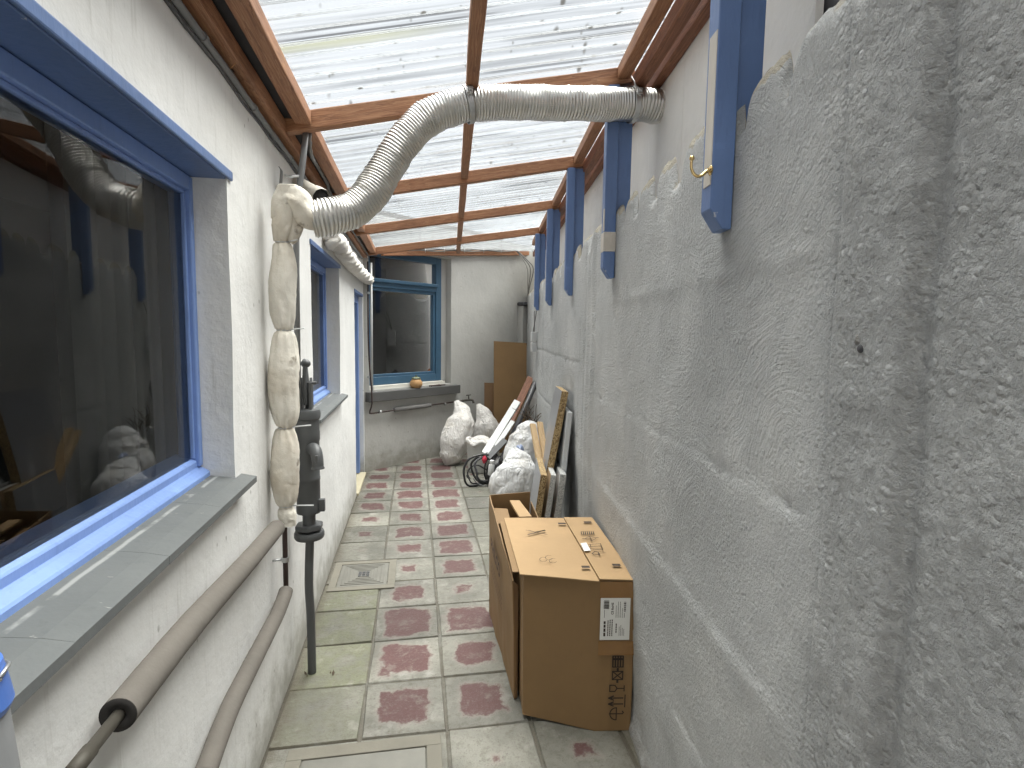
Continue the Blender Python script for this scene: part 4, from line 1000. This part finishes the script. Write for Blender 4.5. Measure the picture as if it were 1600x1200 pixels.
# ------------------------------------------------------------------ sacks, bucket and lumber
def blob(P, rads, sd, seg=64, n=70, crease=1.0, flat=None):
    """sack: centre line P, (rx, ry) pairs along it; wrinkled skin"""
    core = smoothpath(P, 14); m = len(core); vs = []; fs = []
    for i in range(n+1):
        t = i/n; f = t*(m-1); a = int(min(f, m-2)); c = core[a].lerp(core[a+1], f-a); T = (core[min(a+1, m-1)]-core[max(a, 0)]).normalized()
        X = V((1, 0, 0)); X = (X-T*X.dot(T)).normalized(); Yv = T.cross(X)
        g = t*(len(rads)-1); b = int(min(g, len(rads)-2)); u = g-b; u = u*u*(3-2*u)
        rx = rads[b][0]*(1-u)+rads[b+1][0]*u; ry = rads[b][1]*(1-u)+rads[b+1][1]*u
        for k in range(seg):
            an = 2*math.pi*k/seg; ca, sa = math.cos(an), math.sin(an)
            q = V((ca*1.4+sd, sa*1.4, t*2.4))
            wp_ = noise.noise(q*.9+V((4, 1, sd)))
            rdg = lambda f1, f2, e: (1-abs(noise.noise(V((ca*f1+sd+wp_*1.1, sa*f1+wp_, t*f2+wp_*1.5+ca*.6))))*2.2)
            va = noise.voronoi(V((ca*1.25+sd+wp_*.5, sa*1.25, t*1.5+ca*.4)))[0]; vb = noise.voronoi(V((ca*2.6+sd, sa*2.6+wp_, t*4.2+ca*.9)))[0]
            e1 = va[1]-va[0]; e2 = vb[1]-vb[0]
            edge = 1-math.sin(math.pi*max(.0, min(1, t)))
            dd = .90+crease*(.11*(1-math.exp(-e1*4))+.065*(1-math.exp(-e2*5))+.07*wp_)
            dd += crease*.16*(abs(math.sin(an*4.5+sd*2+3*noise.noise(V((t*2, sd, 1)))))-.5)*edge**1.5
            v = c+X*(rx*dd*ca)+Yv*(ry*dd*sa)
            if v.z < .004: v.z = .004+.002*random.random()
            vs.append(v)
    for i in range(n):
        for k in range(seg): fs.append((i*seg+k, i*seg+(k+1) % seg, (i+1)*seg+(k+1) % seg, (i+1)*seg+k))
    fs.append(tuple(range(seg))); fs.append(tuple(n*seg+k for k in range(seg)))
    return vs, fs
def P3(px, py, y): return aty(px, py, y)
vs, fs = blob([P3(697, 729, 6.33), P3(704, 712, 6.36), P3(711, 690, 6.42), P3(720, 665, 6.5), P3(722, 645, 6.6), P3(713, 627, 6.72)], [(.02, .02), (.13, .10), (.185, .15), (.18, .155), (.11, .09), (.03, .02)], 1.3)
tag(obj('sack', vs, fs, SACK, None, True), 'tall full white sack with a pointed top leaning on the end wall', 'sack')
vs, fs = blob([P3(755, 725, 6.75), P3(757, 700, 6.77), P3(760, 670, 6.8), P3(756, 650, 6.86), P3(747, 632, 6.95)], [(.10, .08), (.19, .13), (.17, .13), (.11, .09), (.03, .02)], 4.7)
tag(obj('sack', vs, fs, SACK, None, True), 'smaller crumpled white sack behind the white bucket', 'sack')
bk = thing('bucket', 'white plastic bucket with a bag folded over its rim beside the tall sack', 'bucket', (.70, 6.06, 0))
lathe('tub', [(0, 0.004), (.125, .004), (.13, .015), (.150, .30), (.158, .302), (.158, .325), (.151, .328), (.146, .325), (.125, .03), (0, .03)], BUCK, bk, 40, Matrix.Translation((.715, 6.05, 0)))
Rk = [V((.715+.155*math.cos(a/40*6.283), 6.05+.155*math.sin(a/40*6.283), .335+.02*math.sin(a*.9))) for a in range(41)]
tube('bag_rim', Rk, lambda i, t, a: .022*(1+.5*noise.noise(V((math.cos(a)*2, math.sin(a)*2, i*.6)))), SACK, bk, 14)
vs, fs = blob([V((.715, 6.05, .28)), V((.72, 6.06, .34)), V((.715, 6.05, .375))], [(.13, .13), (.12, .12), (.03, .03)], 8.2, 40, 24)
obj('bag', vs, fs, SACK, bk, True)
# long pieces leaning over the pile
def plank(name, lab, cat, p0, p1, w, h, mat, upv=(0, -.7, .7), bev=.003): return tag(beam(name, p0, p1, w, h, mat, None, upv, bev, .0006), lab, cat)
plank('trunking', 'long white plastic trunking leaning up to the right over the bucket', 'trunking', P3(757, 712, 5.62), P3(808, 630, 6.05), .075, .05, WPLAS)
plank('trunking', 'short white plastic offcut lying below the long white trunking', 'trunking', P3(775, 700, 5.55), P3(801, 660, 5.75), .05, .035, WPLAS)
gt = P3(783, 722, 5.42)
tag(tube('gutter_pipe', [gt, P3(830, 615, 6.15), P3(837, 598, 6.25)], .030, DGREY, None, 16), 'long dark grey round pipe leaning up into the far right corner', 'pipe')
plank('timber', 'brown stained timber length leaning on the tall cardboard', 'timber', P3(795, 665, 6.35), P3(829, 592, 6.75), .085, .04, WOODR)
plank('bracket', 'grey metal bracket end resting on the coiled hose', 'bracket', P3(763, 716, 5.50), P3(790, 688, 5.55), .06, .03, GREYPIPE)
sh = thing('cardboard_sheet', 'tall flat sheet of brown cardboard standing in the far right corner', 'cardboard', (1.1, 7.1, 0))
A, B = P3(772, 533, 7.0), P3(823, 536, 7.0)
vs = [V((A.x, 6.92, 0.004)), V((B.x, 6.92, .004)), B, A]; vs += [v+V((0, .03, 0)) for v in vs]
bm = bmesh.new(); B_ = [bm.verts.new(v) for v in vs]
for f in ((0, 1, 2, 3), (4, 5, 6, 7), (0, 1, 5, 4), (1, 2, 6, 5), (2, 3, 7, 6), (3, 0, 4, 7)): bm.faces.new([B_[i] for i in f])
objbm('panel', bm, CARD, sh)
A, B = P3(757, 598, 7.12), P3(775, 599, 7.12)
vs = [V((A.x, 7.05, 0.004)), V((B.x+.1, 7.05, .004)), V((B.x+.1, 7.12, B.z)), A]; vs += [v+V((0, .02, 0)) for v in vs]
bm = bmesh.new(); B_ = [bm.verts.new(v) for v in vs]
for f in ((0, 1, 2, 3), (4, 5, 6, 7), (0, 1, 5, 4), (1, 2, 6, 5), (2, 3, 7, 6), (3, 0, 4, 7)): bm.faces.new([B_[i] for i in f])
tag(objbm('cardboard_sheet', bm, CARDD), 'lower dark brown board standing behind the tall cardboard sheet', 'cardboard')
# coiled black hose with bottle
hs = thing('hose_coil', 'loops of black hose and cable lying in front of the white bucket', 'hose', (.80, 5.45, 0))
for k, (px, py, rx, rz, tilt) in enumerate(((752, 735, .165, .15, .2), (757, 732, .13, .155, -.3), (765, 728, .16, .13, .5), (748, 740, .12, .10, .0), (770, 735, .11, .16, .9))):
    c = P3(px, py, 5.42+.03*k); Q = []
    for i in range(42):
        a = i/36*6.283+k; jr = 1+.28*noise.noise(V((math.cos(a)*1.2+k*3, math.sin(a)*1.2, i*.02))); Q.append(V((c.x+math.cos(a)*rx*jr*math.cos(tilt*.6), c.y+math.cos(a)*rx*math.sin(tilt)+.05*math.sin(a)+.002*i, max(.014, c.z-.02+math.sin(a)*rz*jr*(.75 if k % 2 else 1)))))
    tube('loop', smoothpath(Q, 3), .011 if k < 3 else .008, BLACK if k != 2 else DGREY, hs, 10)
tube('cable', smoothpath([P3(740, 748, 5.4), P3(748, 757, 5.3), P3(765, 760, 5.25), P3(785, 762, 5.2), P3(790, 752, 5.3)], 8), .006, BLACK, hs, 8)
vs, fs = blob([P3(776, 757, 5.46), P3(777, 745, 5.47), P3(779, 728, 5.5), P3(780, 712, 5.52)], [(.05, .04), (.13, .10), (.12, .09), (.04, .03)], 5.5, 40, 40, .8)
tag(obj('black_bag', vs, fs, BLACK, None, True), 'crumpled black bundle behind the spray can and hose loops', 'bag')
bt = thing('spray_can', 'white spray can with a ribbed cap standing among the black hose', 'spray can', tuple(P3(767, 745, 5.36)))
c = P3(766.5, 742, 5.33)
lathe('can', [(0, 0), (.028, 0), (.030, .004), (.030, .10), (.024, .108), (.020, .112), (.020, .118), (.024, .12), (.024, .145), (.018, .150), (0, .15)], WPLAS, bt, 28, Matrix.Translation(c) @ Matrix.Rotation(.1, 4, 'Y'))
rd = blob([P3(756, 724, 5.36), P3(757, 718, 5.36), P3(757, 712, 5.37)], [(.01, .01), (.026, .02), (.008, .008)], 2.2, 20, 14, 1)
tag(obj('red_grip', *rd, RED, None, True), 'small red plastic grip poking out of the hose loops', 'grip')
# wire mesh basket
ms = thing('wire_mesh', 'piece of grey wire mesh leaning behind the black bundle', 'wire mesh', tuple(P3(800, 700, 5.6)))
bm = bmesh.new(); a0, a1, a2 = P3(787, 722, 5.62), P3(812, 716, 5.55), P3(798, 672, 5.8)
vs = []; fs = []
for k in range(15):
    for (s, e) in ((a0.lerp(a1, k/14), a0.lerp(a1, k/14)+(a2-a0)), (a0+(a2-a0)*(k/14), a1+(a2-a0)*(k/14))):
        g, h = tubegeo([s, e], .0028, 5); b = len(vs); vs += g; fs += [tuple(i+b for i in f) for f in h]
obj('grid', vs, fs, LAGG, ms)
# rubble bags
vs, fs = blob([P3(815, 745, 4.85), P3(820, 715, 4.88), P3(825, 690, 4.9), P3(828, 672, 4.92), P3(830, 660, 4.95)], [(.14, .10), (.20, .15), (.17, .14), (.12, .10), (.05, .05)], 3.1)
tag(obj('rubble_bag', vs, fs, SACKB, None, True), 'white plastic rubble bag slumped against the grey wall behind the front bag', 'sack')
vs, fs = blob([P3(800, 776, 4.55), P3(803, 760, 4.5), P3(808, 740, 4.5), P3(808, 722, 4.55), P3(802, 704, 4.62)], [(.15, .12), (.215, .18), (.19, .16), (.13, .10), (.05, .05)], 7.4)
tag(obj('rubble_bag', vs, fs, SACKB, None, True), 'front white plastic rubble bag sagging open next to the cardboard cartons', 'sack')
vs, fs = blob([P3(806, 704, 4.62), P3(812, 700, 4.62), P3(818, 704, 4.62)], [(.01, .01), (.035, .025), (.01, .01)], 9.4, 24, 16)
tag(obj('plastic_scrap', vs, fs, mat_simple('pale_blue_plastic', (.30, .36, .52), .4), None, True), 'crumpled scrap of bluish plastic lying between the two rubble bags', 'scrap')
# dry twigs
tg = thing('dry_twigs', 'tangle of dry brown twigs against the wall behind the rubble bags', 'twigs', tuple(P3(828, 650, 5.6)))
for k in range(16):
    s = P3(random.uniform(818, 836), random.uniform(655, 668), 5.6); Q = [s]
    d = V((random.uniform(-.5, .4), random.uniform(-.4, .4), 1))
    for q in range(5): d += V((random.uniform(-.5, .5), random.uniform(-.5, .5), random.uniform(-.5, .2))); Q.append(Q[-1]+d.normalized()*.045)
    tube('twig', smoothpath(Q, 3), lambda i, t, a: .005-.003*t, TWIG, tg, 6)
# pale timber strips
for k, (a, b, c, d, lab) in enumerate(((827, 664, 843, 752, 'pale pine batten leaning beside the boards, left of the pair'), (838, 661, 852, 750, 'pale pine batten leaning beside the boards, right of the pair'))):
    p1 = P3(a+4, b, 4.05+.01*k); p0 = P3(c+4, d, 3.75+.01*k); dv = (p0-p1).normalized(); p0 = p0+dv*max(0, (p0.z-.01)/max(.2, -dv.z))*.98
    plank('batten', lab, 'batten', p0, p1, .044, .024, WOODL, (.3, -1, .2))
# boards leaning on the grey wall: big laminated panel, then a stack of shorter ones
def panel(name, lab, top0, top1, lean, th, face, edge, backm=None):
    """top0 near top corner, top1 far top corner of the yard-side face; thickness towards the wall"""
    t0, t1 = V(top0), V(top1); hd_ = (t1-t0); hd_.z = 0; nrm = V((hd_.y, -hd_.x, 0)).normalized()      # points to +x (wall)
    out = -nrm*lean
    b0 = V((t0.x, t0.y, 0.006))+out*1.0; b1 = V((t1.x, t1.y, .006))+out*1.0
    up_ = (t0-b0).normalized(); n2 = (nrm-up_*nrm.dot(up_)).normalized()*th
    vs = [b0, b1, t1, t0]; vs2 = [v+n2 for v in vs]; b = vs+vs2
    me = obj(name, b, [(0, 1, 2, 3), (4, 5, 6, 7), (0, 1, 5, 4), (1, 2, 6, 5), (2, 3, 7, 6), (3, 0, 4, 7)], [face, edge, backm or face], recalc=True)
    for p in me.data.polygons:
        p.material_index = {0: 0, 1: 2, 2: 1, 3: 1, 4: 1, 5: 1}[p.index]
    return tag(me, lab, 'board')
def zt(px, py, y): return aty(px, py, y)
panel('worktop', 'tallest grey laminated worktop with a thick chipboard edge leaning on the wall', zt(878, 611, 3.42), zt(868, 603, 4.0), .20, .044, LAM, CHIP)
panel('board', 'pale grey panel leaning behind the tall worktop nearest the wall', V((xw(3.36)-.05, 3.36, 1.05)), V((xw(3.75)-.05, 3.75, 1.05)), .085, .030, LAML, LAML)
panel('worktop', 'shorter chipboard edged worktop at the front of the leaning stack', zt(845, 742, 3.22), zt(838, 714, 3.72), .085, .040, LAM, CHIP)
panel('board', 'speckled grey board second in the short leaning stack', zt(861, 742, 3.225), zt(851, 716, 3.72), .085, .033, LAMT, TERR)
panel('board', 'speckled grey board third in the short leaning stack', zt(876, 741, 3.23), zt(864, 716, 3.72), .085, .036, LAML, TERR)

# ------------------------------------------------------------------ cartons
def strokes(name, items, O, U, W_, mat, parent, off=.0012):
    """flat printed marks: items are polylines with a width, laid out along U and W_ from O"""
    O, U, W_ = V(O), V(U), V(W_); nrm = U.cross(W_).normalized(); vs = []; fs = []
    for pts, wd in items:
        for (a, b) in zip(pts[:-1], pts[1:]):
            d = (V((b[0]-a[0], b[1]-a[1]))); ln = d.length
            if ln < 1e-6: continue
            d = d/ln; p = V((-d.y, d.x))*wd/2; e = d*wd*.3
            k = len(vs)
            for q in ((a[0]-e.x+p.x, a[1]-e.y+p.y), (b[0]+e.x+p.x, b[1]+e.y+p.y), (b[0]+e.x-p.x, b[1]+e.y-p.y), (a[0]-e.x-p.x, a[1]-e.y-p.y)): vs.append(O+U*q[0]+W_*q[1]+nrm*off)
            fs.append((k, k+1, k+2, k+3))
    return obj(name, vs, fs, mat, parent, recalc=False)
def circ(cx, cy, r, n=14, a0=0, a1=360): return [(cx+r*math.cos(R(a0+(a1-a0)*i/n)), cy+r*math.sin(R(a0+(a1-a0)*i/n))) for i in range(n+1)]
def ic_umbrella(x, y, s, w): return [(circ(x, y, s*.45, 10, 0, 180), w), ([(x-s*.45, y), (x+s*.45, y)], w), ([(x, y+s*.5), (x, y-s*.42), (x+s*.1, y-s*.5), (x+s*.2, y-s*.42)], w)]
def ic_up(x, y, s, w):
    o = [([(x-s*.45, y-s*.5), (x+s*.45, y-s*.5)], w)]
    for d in (-.22, .22): o += [([(x+d*s, y-s*.38), (x+d*s, y+s*.35)], w*1.2), ([(x+(d-.15)*s, y+s*.2), (x+d*s, y+s*.5), (x+(d+.15)*s, y+s*.2)], w*1.2)]
    return o
def ic_glass(x, y, s, w): return [([(x-s*.25, y+s*.5), (x-s*.24, y+s*.15), (x, y), (x+s*.24, y+s*.15), (x+s*.25, y+s*.5), (x-s*.25, y+s*.5)], w), ([(x, y), (x, y-s*.45)], w), ([(x-s*.22, y-s*.48), (x+s*.22, y-s*.48)], w)]
def ic_cross(x, y, s, w): return [([(x-s*.3, y-s*.4), (x+s*.3, y-s*.4), (x+s*.3, y+s*.4), (x-s*.3, y+s*.4), (x-s*.3, y-s*.4)], w), ([(x-s*.3, y-s*.4), (x+s*.3, y+s*.4)], w), ([(x-s*.3, y+s*.4), (x+s*.3, y-s*.4)], w), ([(x-s*.5, y), (x-s*.3, y)], w*2), ([(x+s*.5, y), (x+s*.3, y)], w*2)]
def ic_stack(x, y, s, w): return [([(x-s*.45, y+s*(.4-.2*k)), (x+s*.45, y+s*(.4-.2*k))], w*1.3) for k in range(5)]+[([(x-s*.45, y-s*.4), (x-s*.45, y+s*.4)], w), ([(x+s*.45, y-s*.4), (x+s*.45, y+s*.4)], w), ([(x+s*.2, y-s*.4), (x+s*.2, y+s*.4)], w*2)]
def textobj(name, body, size, O, U, W_, mat, parent, off=.0014, bold=0):
    cu = bpy.data.curves.new(name, 'FONT'); cu.body = body; cu.size = size; cu.offset = bold; cu.resolution_u = 3
    tmp = bpy.data.objects.new(name+'_c', cu); col.objects.link(tmp); dg = bpy.context.evaluated_depsgraph_get(); dg.update()
    me = bpy.data.meshes.new_from_object(tmp.evaluated_get(dg)); bpy.data.objects.remove(tmp); bpy.data.curves.remove(cu)
    O, U, W_ = V(O), V(U).normalized(), V(W_).normalized(); nrm = U.cross(W_)
    for v in me.vertices: v.co = O+U*v.co.x+W_*v.co.y+nrm*off
    me.materials.clear(); me.materials.append(mat)
    o = bpy.data.objects.new(name, me); return link(o, parent, Matrix.Identity(4))
ZT = .612
n0, n1, n2 = V((.428, 2.045, 0)), V((.690, 1.935, 0)), V((.832, 1.915, 0))      # bent near face, floor points
f0, f2 = V((.470, 2.66, 0)), V((.885, 2.615, 0))
up_ = V((0, 0, 1))
ca = thing('cardboard_box', 'large closed brown carton with a white label standing against the grey wall', 'cardboard box', (.64, 2.2, 0))
def T_(v, z=ZT): return V((v.x, v.y, z))
vs = [n0+up_*.02, n1+up_*.004, n2+up_*.006, f2+up_*.003, f0+up_*.003, T_(n0+V((-.012, -.012, 0)), ZT-.004), T_(n1), T_(n2), T_(f2), T_(f0)]
bm = bmesh.new(); B_ = [bm.verts.new(v) for v in vs]
for f in ((0, 1, 6, 5), (1, 2, 7, 6), (2, 3, 8, 7), (3, 4, 9, 8), (4, 0, 5, 9), (0, 1, 2, 3, 4), (5, 6, 7, 8, 9)): bm.faces.new([B_[i] for i in f])
bmesh.ops.triangulate(bm, faces=[f for f in bm.faces if len(f.verts) == 5])
bmesh.ops.subdivide_edges(bm, edges=bm.edges[:], cuts=6, use_grid_fill=True)
for v in bm.verts: v.co += V((noise.noise(v.co*5), noise.noise(v.co*5+V((3, 3, 3))), 0))*.003
bmesh.ops.bevel(bm, geom=[e for e in bm.edges if len(e.link_faces) == 2 and e.calc_face_angle(0) > .9], offset=.003, segments=2, affect='EDGES')
autosmooth(objbm('body', bm, CARD, ca, True), 30)
# top flaps
def sheet(name, pts, th, mat, parent, wav=.002, cuts=5, side=1):
    bm = bmesh.new(); B_ = [bm.verts.new(V(p)) for p in pts]; f = bm.faces.new(B_)
    bmesh.ops.subdivide_edges(bm, edges=bm.edges[:], cuts=cuts, use_grid_fill=True)
    bm.normal_update()
    for v in bm.verts: v.co += v.normal*wav*noise.noise(v.co*7)*2
    bmesh.ops.solidify(bm, geom=bm.faces[:], thickness=th*side)
    return objbm(name, bm, mat, parent)
sx = lambda t: (T_(n1)).lerp(T_(f2+(f0-f2)*.345), t)
sheet('flap', [T_(n0+V((-.028, -.022, 0)), ZT+.006), T_(n1+V((-.002, -.012, 0)), ZT+.004), sx(1)+V((-.002, .004, .006)), T_(f0+V((-.03, .004, 0)), ZT+.010)], .004, CARDLIT, ca, .0012)
sheet('flap', [T_(n1+V((.002, -.003, 0)), ZT+.009), T_(n2+V((.002, -.003, 0)), ZT+.006), T_(f2+V((.002, .004, 0)), ZT+.008), sx(1)+V((.001, .004, .010))], .004, CARDLIT, ca, .0010)
sheet('under_flap', [T_(n0+V((-.05, .02, 0)), ZT-.002), T_(n0+V((.03, -.0, 0)), ZT+.002), T_(f0+V((.03, -.02, 0)), ZT+.003), T_(f0+V((-.055, -.02, 0)), ZT+.001)], .003, CARD, ca, .002)
# near face prints: label, tape, icons (local axes on the right hand part of the near face)
Uf = (n2-n1).normalized(); O = n1+up_*.0
def FP(u, z): return n1.lerp(n2, u)+up_*z
NF = V((Uf.y, -Uf.x, 0)).normalized()
Lf = .143
def facequad(name, u0, u1, z0, z1, mat, off):
    vs = [FP(u0, z0)+NF*off, FP(u1, z0)+NF*off, FP(u1, z1)+NF*off, FP(u0, z1)+NF*off]; return obj(name, vs, [(0, 1, 2, 3)], mat, ca)
facequad('tape', .03, 1.0, .543, .610, TAPE, .0042); facequad('tape', .03, 1.0, .315, .372, TAPE, .0042)
lab = facequad('label', .06, .86, .378, .546, LABEL, .0052)
# label marks: lines run upwards (text turned a quarter), x along z here
LO = FP(.83, .383)+NF*.0053; LU = V((0, 0, 1)); LW = -Uf
it = []
def rowbars(x0, x1, y, wd, gap=.35, seed=0):
    rr = random.Random(seed); x = x0; out = []
    while x < x1-.002:
        l = rr.uniform(.6, 1.5)*wd; out.append(([(x, y), (min(x1, x+l), y)], wd)); x += l+wd*gap*2+wd*.3
    return out
for k, (xa, xb, y, wd) in enumerate(((.012, .075, .093, .0075), (.085, .120, .095, .002), (.012, .075, .080, .0038), (.012, .076, .072, .0038), (.012, .078, .064, .0038), (.025, .065, .048, .0042), (.012, .05, .036, .0018), (.012, .055, .030, .0018), (.012, .045, .024, .0018), (.012, .04, .018, .0018), (.085, .135, .050, .0018), (.085, .150, .042, .0020), (.085, .150, .034, .0020), (.085, .125, .026, .0018), (.085, .105, .018, .0022))): it += rowbars(xa, xb, y, wd, seed=k)
rr = random.Random(5); x = .122
while x < .155:
    wd = rr.choice((.0008, .0012, .0022)); it.append(([(x, .078), (x, .098)], wd)); x += wd+rr.choice((.0008, .0014))
x = .108
while x < .150:
    wd = rr.choice((.0010, .0022, .003)); it.append(([(x, .013), (x, .020)], wd)); x += wd+rr.choice((.0008, .0014))
strokes('label_print', it, LO, LU, LW, INK, lab, .0004)
textobj('label_text', 'CE RoHS', .0125, LO+LU*.097+LW*.060, LU, LW, INK, lab, .0005, .0003)
ic = []
w_ = .0042
IO = FP(.0, .0)+NF*.0042
# symbols turned a quarter: text axis points up
for fn, x_ in ((ic_umbrella, .075), (ic_up, .140), (ic_glass, .165), (ic_cross, .232), (ic_stack, .288)):
    ic += [([(q[0], q[1]) for q in p], w) for p, w in fn(0, 0, .052, w_)] if False else []
def turned(fn, cx, cz, s): return [([(cx+q[1]*-1 if False else cx-(-q[1]), cz+q[0]) for q in p], w) for p, w in fn(0, 0, s, w_)]
cx = .083
for fn, cz, s in ((ic_umbrella, .075, .056), (ic_stack, .290, .050)):
    ic += [([(cx-q[1], cz+q[0]) for q in p], w) for p, w in fn(0, 0, s, w_)]
ic += [([(cx-q[1]*1.15, cz0+q[0]) for q in p], w) for cz0 in (.128,) for p, w in ic_up(0, 0, .056, w_)]
ic += [([(cx-q[1]*1.1, .180+q[0]) for q in p], w) for p, w in ic_glass(0, 0, .052, w_)]
ic += [([(cx-q[1]*.9, .233+q[0]) for q in p], w) for p, w in ic_cross(0, 0, .056, w_)]
strokes('symbols', ic, IO, Uf, V((0, 0, 1)), INK, ca, .0012)
# marks on the lid
def lid(px, py, z=ZT+.014): return atz(px, py, z)
def lidmarks(name, items_px, w):    # picture points brought onto the real lid plane
    its = []
    for pts, ww in items_px: its.append(([(lid(*q).x, lid(*q).y) for q in pts], ww))
    return strokes(name, its, (0, 0, ZT+.0165), (1, 0, 0), (0, 1, 0), INK, ca, 0)
its = [([(822, 829), (855, 836)], .004), ([(825, 836), (851, 829)], .008), ([(826, 829), (840, 833)], .003), ([(838, 832), (851, 829.5)], .011)]
for (a, b) in ((878, 818.5), (918, 816.5), (915, 886.5), (963, 883.5)): its.append(([(a-4, b), (a+4, b)], .020))
lidmarks('print', its, .004)
its = []
for cxp, cyp in ((849, 875), (858, 872), (864, 877)):
    its.append(([(cxp+6*math.cos(R(a)), cyp+3.6*math.sin(R(a))) for a in range(20, 340, 40)], .0022))
for k in range(7): its.append(([(908+k*3.2, 831.5), (908.6+k*3.2, 835.5)], .0045))
its += [([(908, 831), (928, 830.6)], .003), ([(909, 836), (929, 835.4)], .003)]
its += [([(914, 842), (921, 838.5), (932, 841), (925, 846), (914, 842)], .003), ([(914, 842), (932, 841)], .003), ([(921, 838.5), (925, 846)], .003), ([(910, 842.5), (914, 842)], .005), ([(932, 841), (935, 840.6)], .005)]
its += [([(917, 852), (938, 850)], .003), ([(917, 852), (919, 855), (923, 855), (922, 851)], .003), ([(922, 858), (942, 859)], .003), ([(924, 855), (940, 854)], .004), ([(926, 860), (942, 859)], .004), ([(938, 849.8), (942, 860)], .003)]
its += [([(925, 866), (930, 862), (935, 864), (937, 868), (925, 866)], .004), ([(934, 866), (946, 864.5)], .003)]
lidmarks('print', its, .003)
q = [lid(907, 850), lid(916, 849), lid(923, 861.5), lid(913, 862.5)]
obj('sticker', [v+V((0, 0, .004)) for v in q], [(0, 1, 2, 3)], LABEL, ca)
# open carton wrapped round the back left corner of the closed one
cb = thing('cardboard_box', 'narrow open brown carton with upright flaps squeezed in behind the closed carton', 'cardboard box', (.42, 2.5, 0))
a0, a1 = V((.412, 2.165, .004)), V((.402, 2.90, .004))
sheet('side_panel', [a0, a1, V((.392, 2.90, .655)), V((.388, 2.60, .62)), V((.398, 2.30, .545)), V((.400, 2.165, .52))][:0] or [a0, a1, V((.396, 2.90, .668)), V((.398, 2.165, .525))], .006, CARD, cb, .003, 8, -1)
sheet('end_panel', [V((.404, 2.905, .004)), V((.63, 2.93, .004)), V((.628, 2.925, .672)), V((.398, 2.905, .668))], .005, CARD, cb, .002)
sheet('far_panel', [V((.63, 2.925, .004)), V((.622, 2.70, .004)), V((.622, 2.70, .60)), V((.628, 2.92, .62))], .005, CARD, cb, .002)
sheet('near_panel', [V((.412, 2.166, .004)), V((.427, 2.172, .004)), V((.424, 2.172, .50)), V((.400, 2.166, .523))], .004, CARDD, cb, .001)
sheet('inner_flap', [V((.408, 2.88, .60)), V((.49, 2.86, .60)), V((.485, 2.72, .575)), V((.408, 2.70, .575))], .004, CARD, cb, .002)
sheet('inner_strip', [V((.505, 2.885, .63)), V((.56, 2.885, .628)), V((.59, 2.70, .60)), V((.525, 2.70, .60))], .012, CARDLIT, cb, .001)
sd_ = bpy.data.objects['side_panel']
# lettering runs along the side, read from the yard: from far to near, letters upright
ang = V((0.003, -1, -.10)).normalized(); upd = V((-.02, -.10, 1)).normalized()
textobj('lettering', 'PHILCO', .088, V((.393, 2.74, .44)), ang, upd, mat_simple('red_brown_print', (.05, .018, .012), .7), sd_, .0075, .003)
strokes('small_print', [p for k in range(3) for p in rowbars(.0, .34, -.02-.025*k, .007, seed=40+k)], V((.391, 2.70, .40)), ang, upd, mat_simple('faded_brown_print', (.08, .03, .018), .7), sd_, .0075)
